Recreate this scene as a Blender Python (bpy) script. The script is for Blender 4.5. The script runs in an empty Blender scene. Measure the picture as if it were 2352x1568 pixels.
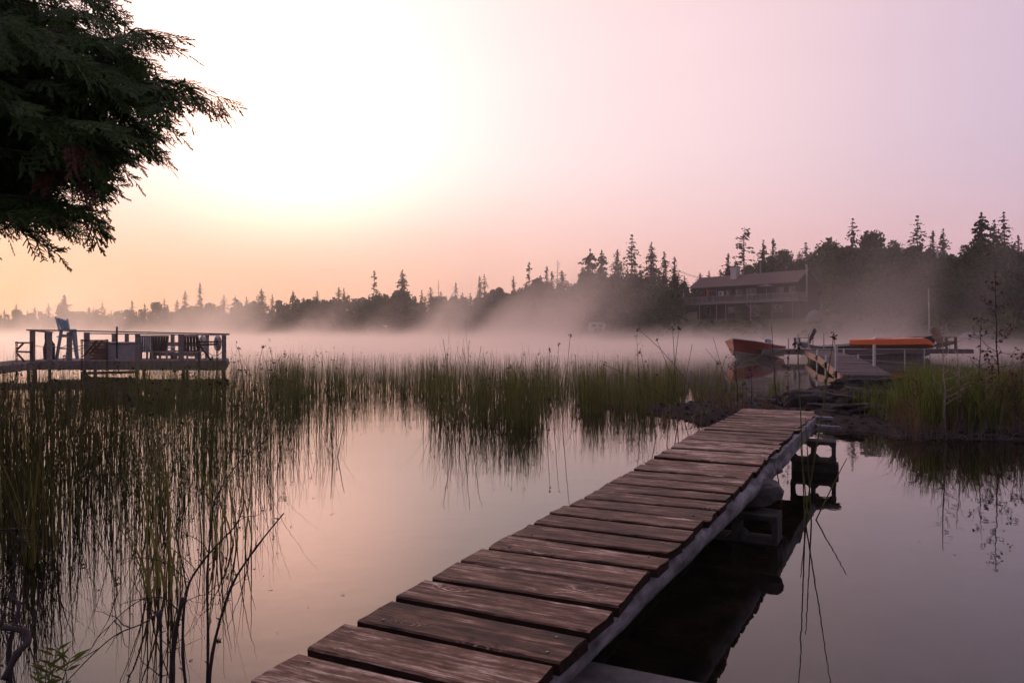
import bpy, bmesh, math, random
import numpy as np
from mathutils import Vector, Matrix, noise as mnoise

SC = bpy.context.scene
COL = SC.collection
R = math.radians
random.seed(7)
RNG = np.random.default_rng(7)

# ------------------------------------------------------------------ camera
CAMH, K = 1.3, 1782.0          # eye height over the lake, focal length in photo pixels (2352 px wide photo)
cam_d = bpy.data.cameras.new("camera")
cam = bpy.data.objects.new("camera", cam_d)
COL.objects.link(cam)
cam.location = (0, 0, CAMH)
cam.rotation_euler = (R(90), 0, 0)
cam_d.sensor_width = 36.0
cam_d.lens = K / 2352 * 36.0
cam_d.shift_y = -14 / 2352
cam_d.clip_start = 0.05
cam_d.clip_end = 3000
SC.camera = cam

# ------------------------------------------------------------------ world: dawn sky
SUN_AZ, SUN_EL = -40.0, 4.0     # degrees left of the view axis, above the horizon
world = bpy.data.worlds.new("World")
SC.world = world
world.use_nodes = True
wt = world.node_tree
wt.nodes.clear()


def N(t, kind, **kw):
    n = t.nodes.new(kind)
    for k, v in kw.items():
        setattr(n, k, v)
    return n


def math_node(t, op, a, b=None, clamp=False):
    n = t.nodes.new("ShaderNodeMath")
    n.operation = op
    n.use_clamp = clamp
    for i, v in enumerate((a, b)):
        if v is None:
            continue
        if isinstance(v, (int, float)):
            n.inputs[i].default_value = v
        else:
            t.links.new(v, n.inputs[i])
    return n.outputs[0]


def ramp_node(t, fac, stops, interp="EASE"):
    n = t.nodes.new("ShaderNodeValToRGB")
    n.color_ramp.interpolation = interp
    e = n.color_ramp.elements
    while len(e) > 1:
        e.remove(e[-1])
    e[0].position = stops[0][0]
    e[0].color = (*stops[0][1], 1)
    for p, c in stops[1:]:
        k = e.new(p)
        k.color = (*c, 1)
    t.links.new(fac, n.inputs[0])
    return n.outputs[0]


def dirv(az, el):
    a, e = R(az), R(el)
    return (math.sin(a) * math.cos(e), math.cos(a) * math.cos(e), math.sin(e))


def angle_to(t, vec, d):
    n = N(t, "ShaderNodeVectorMath", operation="DOT_PRODUCT")
    t.links.new(vec, n.inputs[0])
    n.inputs[1].default_value = d
    c = math_node(t, "MINIMUM", math_node(t, "MAXIMUM", n.outputs["Value"], -1.0), 1.0)
    return math_node(t, "DIVIDE", math_node(t, "ARCCOSINE", c), math.pi)   # 0..1 for 0..180 degrees


tc = N(wt, "ShaderNodeTexCoord")
nv = N(wt, "ShaderNodeVectorMath", operation="NORMALIZE")
wt.links.new(tc.outputs["Generated"], nv.inputs[0])
vec = nv.outputs[0]
ang = angle_to(wt, vec, dirv(-16, 15))
D = 1 / 180.0
upper = ramp_node(wt, ang, [                       # radiance / 3.4 by angle from the brightest spot
    (0 * D, (0.9412, 0.5471, 0.4353)),
    (6 * D, (0.6912, 0.4235, 0.3471)),
    (11 * D, (0.4118, 0.2941, 0.2706)),
    (17 * D, (0.3176, 0.2456, 0.2382)),
    (24 * D, (0.2897, 0.2162, 0.2191)),
    (32 * D, (0.2647, 0.1926, 0.2044)),
    (40 * D, (0.2265, 0.1662, 0.1882)),
    (53 * D, (0.1706, 0.1353, 0.1824)),
    (66 * D, (0.1441, 0.1176, 0.1618)),
    (95 * D, (0.0941, 0.0809, 0.1088)),
    (130 * D, (0.0588, 0.0529, 0.0706)),
    (160 * D, (0.0471, 0.0441, 0.0588)),
], "B_SPLINE")
sep = N(wt, "ShaderNodeSeparateXYZ")
wt.links.new(vec, sep.inputs[0])
flat = N(wt, "ShaderNodeCombineXYZ")
wt.links.new(sep.outputs[0], flat.inputs[0])
wt.links.new(sep.outputs[1], flat.inputs[1])
flatn = N(wt, "ShaderNodeVectorMath", operation="NORMALIZE")
wt.links.new(flat.outputs[0], flatn.inputs[0])
haz = angle_to(wt, flatn.outputs[0], dirv(-30, 0))
hor = ramp_node(wt, haz, [
    (0 * D, (0.2853, 0.1471, 0.0824)),
    (14 * D, (0.2941, 0.1515, 0.0912)),
    (28 * D, (0.2853, 0.1500, 0.1132)),
    (46 * D, (0.2529, 0.1368, 0.1294)),
    (64 * D, (0.2118, 0.1279, 0.1441)),
    (95 * D, (0.1118, 0.0824, 0.1000)),
    (130 * D, (0.0500, 0.0412, 0.0529)),
    (160 * D, (0.0324, 0.0279, 0.0382)),
], "B_SPLINE")
el = math_node(wt, "MULTIPLY", math_node(wt, "ARCSINE", sep.outputs[2]), 180 / math.pi)
hf = N(wt, "ShaderNodeMapRange", interpolation_type="SMOOTHERSTEP")
wt.links.new(el, hf.inputs[0])
for i, v in enumerate((0.0, 15.0, 1.0, 0.0)):
    hf.inputs[i + 1].default_value = v
mix = N(wt, "ShaderNodeMix", data_type="RGBA")
wt.links.new(hf.outputs[0], mix.inputs[0])
wt.links.new(upper, mix.inputs[6])
wt.links.new(hor, mix.inputs[7])
# very faint, very broad streaks of thin cloud
cn = N(wt, "ShaderNodeTexNoise")
cmap = N(wt, "ShaderNodeMapping")
cmap.inputs["Scale"].default_value = (1.2, 1.2, 7.0)
cmap.inputs["Rotation"].default_value = (R(10), R(-14), 0)
wt.links.new(vec, cmap.inputs[0])
wt.links.new(cmap.outputs[0], cn.inputs["Vector"])
cn.inputs["Scale"].default_value = 1.6
cn.inputs["Detail"].default_value = 3
streak = math_node(wt, "ADD", math_node(wt, "MULTIPLY", math_node(wt, "SUBTRACT", cn.outputs[0], 0.5), 0.07), 1.0)
sm = N(wt, "ShaderNodeVectorMath", operation="SCALE")
wt.links.new(mix.outputs[2], sm.inputs[0])
wt.links.new(streak, sm.inputs["Scale"])
sky = N(wt, "ShaderNodeTexSky", sky_type="NISHITA", sun_disc=False)
sky.sun_elevation = R(SUN_EL)
sky.sun_rotation = R(SUN_AZ)
sky.air_density, sky.dust_density, sky.ozone_density = 1.2, 2.5, 2.0
bg1 = N(wt, "ShaderNodeBackground")
bg2 = N(wt, "ShaderNodeBackground")
wt.links.new(sm.outputs[0], bg1.inputs[0])
wt.links.new(sky.outputs[0], bg2.inputs[0])
bg1.inputs[1].default_value = 3.4
bg2.inputs[1].default_value = 0.01
add = N(wt, "ShaderNodeAddShader")
wo = N(wt, "ShaderNodeOutputWorld")
wt.links.new(bg1.outputs[0], add.inputs[0])
wt.links.new(bg2.outputs[0], add.inputs[1])
wt.links.new(add.outputs[0], wo.inputs[0])

# ------------------------------------------------------------------ sun (just risen, veiled by mist, left of the frame)
sl = bpy.data.lights.new("sun", "SUN")
sl.energy = 1.3
sl.angle = R(9)
sl.color = (1.0, 0.72, 0.48)
sun = bpy.data.objects.new("sun", sl)
COL.objects.link(sun)
sun.rotation_euler = Vector(dirv(SUN_AZ, SUN_EL)).to_track_quat("Z", "Y").to_euler()

vs = SC.view_settings
vs.view_transform = "Standard"
vs.look = "None"
vs.exposure = 0.08
vs.gamma = 1.0
vs.use_curve_mapping = False
cy = SC.cycles
cy.max_bounces = 6
cy.diffuse_bounces = 2
cy.glossy_bounces = 3
cy.transmission_bounces = 2
cy.transparent_max_bounces = 12
cy.volume_bounces = 3
cy.use_adaptive_sampling = True
cy.adaptive_threshold = 0.04
cy.use_denoising = True
cy.volume_max_steps = 256
cy.volume_step_rate = 10.0
cy.caustics_reflective = False
cy.caustics_refractive = False


# ------------------------------------------------------------------ helpers
def P(px, py, d):
    """point seen at photo pixel (px, py) at d metres along the view axis"""
    return Vector(((px - 1176) / K * d, d, CAMH - (py - 770) / K * d))


def G(px, py, z=0.0):
    """point at photo pixel (px, py) on the level z"""
    d = (CAMH - z) * K / (py - 770)
    return P(px, py, d)


def link(o, parent=None):
    COL.objects.link(o)
    if parent is not None:
        o.parent = parent
    return o


def props(o, label=None, cat=None, group=None, kind=None):
    for k, v in (("label", label), ("category", cat), ("group", group), ("kind", kind)):
        if v is not None:
            o[k] = v
    return o


def thing(name, loc, label, cat, group=None, rz=0.0):
    o = bpy.data.objects.new(name, None)
    o.empty_display_size = 0.1
    COL.objects.link(o)
    o.location = loc
    o.rotation_euler = (0, 0, rz)
    return props(o, label, cat, group)


class MB:
    """collects shapes into one mesh"""

    def __init__(self):
        self.v, self.f, self.m = [], [], []

    def add(self, verts, faces):
        b = len(self.v)
        self.v += [tuple(x) for x in verts]
        self.f += [tuple(i + b for i in f) for f in faces]
        return self

    def box(self, c, s, rot=None, bev=0.0):
        c = Vector(c)
        hx, hy, hz = (x / 2 for x in s)
        if bev <= 0:
            vs_ = [Vector((x, y, z)) for x in (-hx, hx) for y in (-hy, hy) for z in (-hz, hz)]
            fs = [(0, 1, 3, 2), (4, 6, 7, 5), (0, 4, 5, 1), (2, 3, 7, 6), (0, 2, 6, 4), (1, 5, 7, 3)]
        else:
            b = min(bev, hx * .9, hy * .9, hz * .9)
            bm = bmesh.new()
            bmesh.ops.create_cube(bm, size=1)
            for q in bm.verts:
                q.co = Vector((q.co.x * 2 * hx, q.co.y * 2 * hy, q.co.z * 2 * hz))
            bmesh.ops.bevel(bm, geom=bm.edges[:], offset=b, segments=1, affect="EDGES")
            bm.verts.index_update()
            vs_ = [q.co.copy() for q in bm.verts]
            fs = [tuple(q.index for q in f.verts) for f in bm.faces]
            bm.free()
        if rot is not None:
            vs_ = [rot @ q for q in vs_]
        return self.add([q + c for q in vs_], fs)

    def bar(self, a, b, w, h, up=(0, 0, 1), bev=0.0):
        a, b = Vector(a), Vector(b)
        d = b - a
        x = d.normalized()
        up = Vector(up)
        if abs(x.dot(up)) > .98:
            up = Vector((0, 1, 0))
        y = up.cross(x).normalized()
        z = x.cross(y)
        return self.box((a + b) / 2, (d.length, w, h), Matrix((x, y, z)).transposed(), bev)

    def tube(self, pts, rad, n=6, cap=True):
        pts = [Vector(p) for p in pts]
        if not hasattr(rad, "__len__"):
            rad = [rad] * len(pts)
        t = (pts[1] - pts[0]).normalized()
        u = t.orthogonal().normalized()
        vs_, fs = [], []
        for i, p in enumerate(pts):
            t2 = (pts[min(i + 1, len(pts) - 1)] - pts[max(i - 1, 0)]).normalized()
            u = (u - t2 * u.dot(t2))
            u = u.normalized() if u.length > 1e-6 else t2.orthogonal().normalized()
            w = t2.cross(u)
            for k in range(n):
                a = 2 * math.pi * k / n
                vs_.append(p + (u * math.cos(a) + w * math.sin(a)) * rad[i])
        for i in range(len(pts) - 1):
            for k in range(n):
                a, b = i * n + k, i * n + (k + 1) % n
                fs.append((a, b, b + n, a + n))
        if cap:
            fs.append(tuple(range(n - 1, -1, -1)))
            fs.append(tuple(range((len(pts) - 1) * n, len(pts) * n)))
        return self.add(vs_, fs)

    def grid(self, rows):
        """rows: list of equally long rows of points -> a sheet"""
        nu = len(rows[0])
        vs_ = [p for r in rows for p in r]
        fs = [(i * nu + k, i * nu + k + 1, (i + 1) * nu + k + 1, (i + 1) * nu + k) for i in range(len(rows) - 1) for k in range(nu - 1)]
        return self.add(vs_, fs)

    def ring(self, c, r1, r2, n=24, m=8, rot=None):
        vs_, fs = [], []
        for i in range(n):
            a = 2 * math.pi * i / n
            for k in range(m):
                b = 2 * math.pi * k / m
                q = Vector(((r1 + r2 * math.cos(b)) * math.cos(a), r2 * math.sin(b), (r1 + r2 * math.cos(b)) * math.sin(a)))
                if rot is not None:
                    q = rot @ q
                vs_.append(q + Vector(c))
        for i in range(n):
            for k in range(m):
                fs.append((i * m + k, i * m + (k + 1) % m, ((i + 1) % n) * m + (k + 1) % m, ((i + 1) % n) * m + k))
        return self.add(vs_, fs)

    def mesh(self, name, mat=None, smooth=False, org=None):
        me = bpy.data.meshes.new(name)
        v = self.v if org is None else [(a - org[0], b - org[1], c - org[2]) for a, b, c in self.v]
        me.from_pydata(v, [], self.f)
        if mat is not None:
            me.materials.append(mat)
        if smooth:
            me.polygons.foreach_set("use_smooth", [True] * len(me.polygons))
        me.update()
        return me

    def build(self, name, mat, parent=None, smooth=False, recalc=False):
        """world-space shapes -> object; under a parent they are moved into the parent's frame (unrotated empties)"""
        org = None
        if parent is not None:
            org = parent.get("_o") or tuple(parent.location)
        me = self.mesh(name, mat, smooth, org)
        if recalc:
            bm = bmesh.new()
            bm.from_mesh(me)
            bmesh.ops.recalc_face_normals(bm, faces=bm.faces)
            bm.to_mesh(me)
            bm.free()
        o = bpy.data.objects.new(name, me)
        if org is not None:
            o["_o"] = org
        return link(o, parent)


def np_mesh(name, verts, tris, mat):
    """fast mesh from numpy arrays (triangles or quads)"""
    me = bpy.data.meshes.new(name)
    nv_, nf, k = len(verts), len(tris), tris.shape[1]
    me.vertices.add(nv_)
    me.vertices.foreach_set("co", verts.astype(np.float32).ravel())
    me.loops.add(nf * k)
    me.loops.foreach_set("vertex_index", tris.astype(np.int32).ravel())
    me.polygons.add(nf)
    me.polygons.foreach_set("loop_start", np.arange(0, nf * k, k, dtype=np.int32))
    me.polygons.foreach_set("loop_total", np.full(nf, k, dtype=np.int32))
    me.materials.append(mat)
    me.update(calc_edges=True)
    return me


# ------------------------------------------------------------------ materials
def new_mat(name):
    m = bpy.data.materials.new(name)
    m.use_nodes = True
    t = m.node_tree
    b = t.nodes["Principled BSDF"]
    return m, t, b


def mat(name, c1, c2=None, scale=4.0, rough=0.8, bump=0.3, stretch=(1, 1, 1), spec=0.3, metal=0.0, detail=6.0, rnd=0.15, coord="Object", bdist=0.02):
    m, t, b = new_mat(name)
    c2 = c2 or tuple(x * 0.55 for x in c1)
    tcn = N(t, "ShaderNodeTexCoord")
    mp = N(t, "ShaderNodeMapping")
    mp.inputs["Scale"].default_value = stretch
    t.links.new(tcn.outputs[coord], mp.inputs[0])
    oi = N(t, "ShaderNodeObjectInfo")
    off = math_node(t, "MULTIPLY", oi.outputs["Random"], 37.0)
    comb = N(t, "ShaderNodeCombineXYZ")
    for i in range(3):
        t.links.new(off, comb.inputs[i])
    t.links.new(comb.outputs[0], mp.inputs["Location"])
    nz = N(t, "ShaderNodeTexNoise")
    nz.inputs["Scale"].default_value = scale
    nz.inputs["Detail"].default_value = detail
    nz.inputs["Roughness"].default_value = 0.65
    t.links.new(mp.outputs[0], nz.inputs["Vector"])
    cr = ramp_node(t, nz.outputs[0], [(0.30, c2), (0.70, c1)], "LINEAR")
    hs = N(t, "ShaderNodeHueSaturation")
    t.links.new(cr, hs.inputs["Color"])
    t.links.new(math_node(t, "ADD", math_node(t, "MULTIPLY", oi.outputs["Random"], 2 * rnd), 1.0 - rnd), hs.inputs["Value"])
    t.links.new(hs.outputs[0], b.inputs["Base Color"])
    b.inputs["Roughness"].default_value = rough
    b.inputs["Metallic"].default_value = metal
    b.inputs["Specular IOR Level"].default_value = spec
    if bump:
        bp = N(t, "ShaderNodeBump")
        bp.inputs["Strength"].default_value = bump
        bp.inputs["Distance"].default_value = bdist
        t.links.new(nz.outputs[0], bp.inputs["Height"])
        t.links.new(bp.outputs[0], b.inputs["Normal"])
    return m


def foliage_mat(name, c1, c2, rough=0.65, scale=3.0, transl=0.25):
    m, t, b = new_mat(name)
    geo = N(t, "ShaderNodeNewGeometry")
    oi = N(t, "ShaderNodeObjectInfo")
    nz = N(t, "ShaderNodeTexNoise")
    tcn = N(t, "ShaderNodeTexCoord")
    t.links.new(tcn.outputs["Object"], nz.inputs["Vector"])
    nz.inputs["Scale"].default_value = scale
    nz.inputs["Detail"].default_value = 4
    f = math_node(t, "ADD", math_node(t, "MULTIPLY", geo.outputs["Random Per Island"], 0.5), math_node(t, "MULTIPLY", nz.outputs[0], 0.5))
    cr = ramp_node(t, f, [(0.25, c2), (0.75, c1)], "LINEAR")
    hs = N(t, "ShaderNodeHueSaturation")
    t.links.new(cr, hs.inputs["Color"])
    t.links.new(math_node(t, "ADD", math_node(t, "MULTIPLY", oi.outputs["Random"], 0.5), 0.75), hs.inputs["Value"])
    t.links.new(math_node(t, "ADD", math_node(t, "MULTIPLY", oi.outputs["Random"], 0.03), 0.485), hs.inputs["Hue"])
    t.links.new(hs.outputs[0], b.inputs["Base Color"])
    b.inputs["Roughness"].default_value = rough
    b.inputs["Specular IOR Level"].default_value = 0.15
    if transl:
        tr = N(t, "ShaderNodeBsdfTranslucent")
        t.links.new(hs.outputs[0], tr.inputs[0])
        mx = N(t, "ShaderNodeMixShader")
        mx.inputs[0].default_value = transl
        t.links.new(b.outputs[0], mx.inputs[1])
        t.links.new(tr.outputs[0], mx.inputs[2])
        t.links.new(mx.outputs[0], t.nodes["Material Output"].inputs["Surface"])
    return m


M = {}
M["spruce"] = foliage_mat("spruce needles", (0.055, 0.075, 0.035), (0.022, 0.034, 0.018), scale=0.5, transl=0.0)
M["leafy"] = foliage_mat("broadleaf foliage", (0.075, 0.10, 0.03), (0.03, 0.045, 0.018), scale=0.5, transl=0.15)
M["bush"] = foliage_mat("bush foliage", (0.11, 0.14, 0.04), (0.05, 0.07, 0.02), scale=0.8, transl=0.15)
M["bark"] = mat("bark", (0.11, 0.085, 0.075), (0.045, 0.035, 0.03), scale=8, stretch=(1, 1, .25), rough=.95)
M["deadwood"] = mat("dead wood", (0.20, 0.16, 0.145), (0.09, 0.07, 0.065), scale=10, stretch=(1, 1, .2), rough=.95)
M["palebark"] = mat("pale sapling bark", (0.42, 0.32, 0.28), (0.20, 0.15, 0.135), scale=14, rough=.9, bump=.3, bdist=.004)
M["cedar"] = foliage_mat("cedar scales", (0.075, 0.125, 0.030), (0.022, 0.040, 0.013), scale=2.0, transl=0.3)
M["cedar_dead"] = foliage_mat("dead cedar scales", (0.16, 0.055, 0.03), (0.07, 0.025, 0.015), scale=3, transl=0.1)
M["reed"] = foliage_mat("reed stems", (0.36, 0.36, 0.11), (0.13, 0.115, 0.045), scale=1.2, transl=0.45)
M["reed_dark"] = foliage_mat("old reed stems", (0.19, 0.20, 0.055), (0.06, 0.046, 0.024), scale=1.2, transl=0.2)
M["grass"] = foliage_mat("shore grass", (0.18, 0.205, 0.045), (0.05, 0.058, 0.02), scale=1.5, transl=0.25)
M["drygrass"] = foliage_mat("dry shore grass", (0.26, 0.17, 0.09), (0.11, 0.07, 0.04), scale=1.5, transl=0.15)
M["twig"] = mat("twigs", (0.060, 0.042, 0.045), (0.028, 0.020, 0.022), scale=14, rough=.85, bump=.4, bdist=.003)
M["seed"] = mat("seed heads", (0.085, 0.05, 0.035), (0.04, 0.022, 0.018), scale=30, rough=.95, bump=.2)

# ------------------------------------------------------------------ the setting: lake, lakebed and far land
def water_mat():
    m, t, b = new_mat("lake water")
    tcn = N(t, "ShaderNodeTexCoord")
    nz = N(t, "ShaderNodeTexNoise")
    t.links.new(tcn.outputs["Object"], nz.inputs["Vector"])
    nz.inputs["Scale"].default_value = 1.3
    nz.inputs["Detail"].default_value = 3
    n2 = N(t, "ShaderNodeTexNoise")
    t.links.new(tcn.outputs["Object"], n2.inputs["Vector"])
    n2.inputs["Scale"].default_value = 9.0
    n2.inputs["Detail"].default_value = 2
    h = math_node(t, "ADD", nz.outputs[0], math_node(t, "MULTIPLY", n2.outputs[0], 0.10))
    bp = N(t, "ShaderNodeBump")
    bp.inputs["Strength"].default_value = 0.5
    bp.inputs["Distance"].default_value = 0.006
    t.links.new(h, bp.inputs["Height"])
    # silt and weed seen faintly through the brown water
    n3 = N(t, "ShaderNodeTexNoise")
    t.links.new(tcn.outputs["Object"], n3.inputs["Vector"])
    n3.inputs["Scale"].default_value = 5.0
    n3.inputs["Detail"].default_value = 8
    col = ramp_node(t, n3.outputs[0], [(0.40, (0.006, 0.005, 0.004)), (0.72, (0.022, 0.016, 0.011))], "LINEAR")
    t.links.new(col, b.inputs["Base Color"])
    b.inputs["Roughness"].default_value = 0.015
    b.inputs["IOR"].default_value = 1.42
    b.inputs["Specular IOR Level"].default_value = 0.5
    t.links.new(bp.outputs[0], b.inputs["Normal"])
    return m


def shore_dist(px):
    xs = [-6000, -2500, -400, 0, 500, 850, 1000, 1060, 1100, 1250, 1400, 1600, 1900, 2200, 2600, 3400, 7000]
    ds = [200, 260, 300, 290, 262, 215, 185, 172, 205, 180, 150, 122, 104, 88, 72, 60, 60]
    return float(np.interp(px, xs, ds))


def land_h(x, y):
    """height of the far land, a function of place"""
    if y < 5:
        px = 7000 if x > 0 else -6000
    else:
        px = 1176 + K * x / y
    d = y if y > 5 else math.hypot(x, y)
    e = d - shore_dist(max(-6000, min(7000, px)))
    if e <= -12:
        return -1.1
    if e < 0:
        return -1.1 * (-e / 12)
    hill = np.interp(px, [-400, 500, 1000, 1400, 1600, 1950, 2352, 3400], [3, 3.5, 5, 9, 9.5, 10, 10, 8])
    s = e / (e + 45.0)
    bump_ = 0.5 * mnoise.noise(Vector((x * .05, y * .05, 0)))
    return min(0.5, e * 0.25) + hill * 1.25 * s + bump_ * min(1, e / 12)


GM = mat("lawn and forest floor", (0.10, 0.10, 0.05), (0.05, 0.042, 0.028), scale=0.5, rough=.95, bump=.3, bdist=.1)


def build_ground():
    rows = []
    # view-aligned fan in front, wide enough for any sideways step
    dl = [-40, -20, 4, 8, 14, 20, 30, 45] + [50 + 5 * i for i in range(72)] + [430, 480, 560, 680]
    us = np.linspace(-2.6, 2.6, 105)
    b = MB()
    for d in dl:
        row = []
        for u in us:
            x = u * max(d, 40) if d < 40 else u * d
            row.append((x, d, land_h(x, d) if d > 20 else -1.1))
        rows.append(row)
    b.grid(rows)
    o = b.build("ground", GM, smooth=True)
    props(o, "lake bed rising to the lawn and wooded far shore", kind="structure")
    return o


ground = build_ground()
wb = MB()
rows = []
for y in (-60, 0, 10, 30, 80, 200, 460):
    rows.append([(x, y, 0.0) for x in (-700, -200, -50, 0, 50, 200, 700)])
wb.grid(rows)
water = wb.build("water", water_mat())
props(water, "still lake water mirroring the dawn sky", kind="structure")

# ------------------------------------------------------------------ far trees
def tri_cloud(centers, size, rng, up=0.0, elong=1.0):
    """one small leaf-clump triangle pair per centre, randomly turned"""
    n = len(centers)
    a = rng.normal(size=(n, 3))
    a[:, 2] += up
    a /= np.linalg.norm(a, axis=1)[:, None]
    b_ = np.cross(a, rng.normal(size=(n, 3)))
    b_ /= np.linalg.norm(b_, axis=1)[:, None]
    s = (size * (0.6 + 0.8 * rng.random(n)))[:, None] if np.ndim(size) else size * (0.6 + 0.8 * rng.random((n, 1)))
    v = np.stack([centers - a * s * elong, centers + b_ * s * .7, centers + a * s * elong, centers - b_ * s * .7], 1).reshape(-1, 3)
    f = np.arange(n * 4).reshape(n, 4)
    return v, f


def spruce_mesh(seed, w=0.19, gaps=0.2, shape=1.0, base=0.10, nlev=30, clump=0.030):
    """unit-high spruce crown: whorls of drooping, ragged boughs hung with needle clumps"""
    rng = np.random.default_rng(seed)
    C, S = [], []
    for lv in range(nlev):
        h = base + (1 - base) * (lv / (nlev - 1)) ** 0.9
        r = w * (1 - (h - base) / (1 - base)) ** shape * (0.7 + 0.55 * rng.random()) + 0.010
        nb = int(5 + 5 * (r / w))
        a0 = rng.random() * 6.28
        for k in range(nb):
            if rng.random() < gaps:
                continue
            a = a0 + 6.283 * k / nb + rng.normal() * .25
            L = r * (0.6 + 0.6 * rng.random())
            dr = L * (0.15 + 0.40 * rng.random())
            n = max(4, int(L / 0.011))
            for s_ in range(n):
                t = (s_ + .5) / n
                wd = L * .16 * (1.1 - t)
                C.append((math.cos(a) * L * t + rng.normal() * wd * .5, math.sin(a) * L * t + rng.normal() * wd * .5,
                          h - dr * t ** 1.5 + L * .10 * t * t - abs(rng.normal()) * .010))
                S.append(clump * (.65 + .6 * rng.random()) * (1.0 - .35 * t) * (.55 + .45 * min(1, r / (.5 * w))))
    for q in np.linspace(.80, 1.0, 14):
        C.append((rng.normal() * .004, rng.normal() * .004, q))
        S.append(.008 + .06 * (1.02 - q))
    v, f = tri_cloud(np.array(C), np.array(S), rng, elong=1.0)
    return np_mesh("spruce crown", v, f, M["spruce"])


def leafy_mesh(seed, w=0.30, n=3200, base=0.12, material="leafy", lobes=16, leaf=0.021):
    """unit-high broadleaf crown: many small leaf clumps gathered in uneven lobes"""
    rng = np.random.default_rng(seed)
    C = []
    for i in range(lobes):
        h = base + .12 + (0.80 - base) * rng.random()
        rr = w * (0.95 - abs(h - 0.45) * 1.15)
        a = rng.random() * 6.283
        c = np.array([math.cos(a) * rr * .62, math.sin(a) * rr * .62, h])
        rl = w * (0.30 + .22 * rng.random())
        m_ = n // lobes
        p = rng.normal(size=(m_, 3))
        p /= np.linalg.norm(p, axis=1)[:, None]
        p *= (rng.random((m_, 1)) ** .4) * np.array([rl, rl, rl * .9])
        C.append(c + p)
    C = np.concatenate(C)
    v, f = tri_cloud(C, leaf, rng)
    return np_mesh("leafy crown", v, f, M[material])


def trunk_mesh(seed, r=0.013, top=0.93, mat_="bark"):
    rng = random.Random(seed)
    b = MB()
    pts = [(rng.gauss(0, .006) * (i > 0), rng.gauss(0, .006) * (i > 0), top * i / 6) for i in range(7)]
    b.tube(pts, [r * (1.05 - .9 * i / 6) for i in range(7)], 6)
    return b.mesh("trunk", M[mat_], True)


def dead_branches_mesh(seed, w=0.13, n=46, sparse_needles=0):
    rng = random.Random(seed)
    b = MB()
    for i in range(n):
        h = .22 + .76 * (i / n) ** .9
        a = rng.random() * 6.283
        L = w * (1.08 - h) * (0.5 + .9 * rng.random()) + .008
        p0 = Vector((0, 0, h))
        dr = L * rng.uniform(-.15, .5)
        p1 = Vector((math.cos(a) * L * .6, math.sin(a) * L * .6, h - dr * .4))
        p2 = Vector((math.cos(a + .15) * L, math.sin(a + .15) * L, h - dr))
        b.tube([p0, p1, p2], [.0035, .0025, .0012], 3, False)
        if rng.random() < sparse_needles:
            for q in (p1, p2):
                for _ in range(3):
                    o = Vector((rng.gauss(0, .010), rng.gauss(0, .010), rng.gauss(0, .007)))
                    s = .012
                    b.add([q + o + Vector((-s, 0, 0)), q + o + Vector((0, s, -s)), q + o + Vector((s, 0, 0)), q + o + Vector((0, -s, s * .3))], [(0, 1, 2, 3)])
    return b


SPR = [spruce_mesh(11, .21, .2, .70, clump=.019), spruce_mesh(12, .18, .25, .65, clump=.018), spruce_mesh(13, .25, .38, .75, nlev=22, clump=.019), spruce_mesh(14, .13, .35, .6, clump=.017),
       spruce_mesh(15, .23, .15, .6, clump=.019)]
PINE = [spruce_mesh(31, .24, .45, .55, base=.4, nlev=16), spruce_mesh(32, .2, .5, .5, base=.5, nlev=13)]
LEA = [leafy_mesh(21), leafy_mesh(22, .36), leafy_mesh(23, .26, 2800), leafy_mesh(24, .33, 3400, lobes=22)]
BUSH = [leafy_mesh(41, .46, 1100, .0, "bush", leaf=.04), leafy_mesh(42, .5, 1100, .0, "bush", leaf=.04)]
TRK = [trunk_mesh(1), trunk_mesh(2)]
DTR = [trunk_mesh(3, .010, .99, "deadwood"), trunk_mesh(4, .009, .99, "deadwood")]
DBR = [dead_branches_mesh(5).mesh("branches", M["deadwood"]), dead_branches_mesh(6, .15, 60, .6).mesh("branches", M["bark"])]


def tree(name, crown, trunk, x, y, h, label, group, wide=1.0, part="crown", z=None):
    z = land_h(x, y) - .15 if z is None else z
    t = bpy.data.objects.new(name, None)
    COL.objects.link(t)
    t.location = (x, y, z)
    t.rotation_euler = (random.gauss(0, .015), random.gauss(0, .015), random.random() * 6.283)
    t.scale = (h * wide, h * wide, h)
    link(bpy.data.objects.new(part, crown), t)
    if trunk is not None:
        link(bpy.data.objects.new("trunk", trunk), t)
    return props(t, label, "tree" if "bush" not in name else "bush", group)


PROF = [(-700, 715), (-200, 712), (0, 712), (100, 706), (200, 704), (300, 702), (400, 695), (520, 690), (620, 688), (700, 678), (780, 668), (880, 668), (1000, 672),
        (1100, 668), (1180, 655), (1260, 636), (1350, 612), (1440, 606), (1500, 610), (1560, 622), (1600, 640), (1660, 618), (1720, 590), (1800, 575),
        (1880, 556), (1960, 546), (2030, 540), (2100, 560), (2200, 566), (2300, 560), (2400, 556), (2800, 560), (3100, 580)]


def prof(px):
    return float(np.interp(px, [p[0] for p in PROF], [p[1] for p in PROF]))


def place(px, d, top):
    x = (px - 1176) / K * d
    zt = CAMH + (770 - top) / K * d
    return x, d, zt - (land_h(x, d) - .15)


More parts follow.
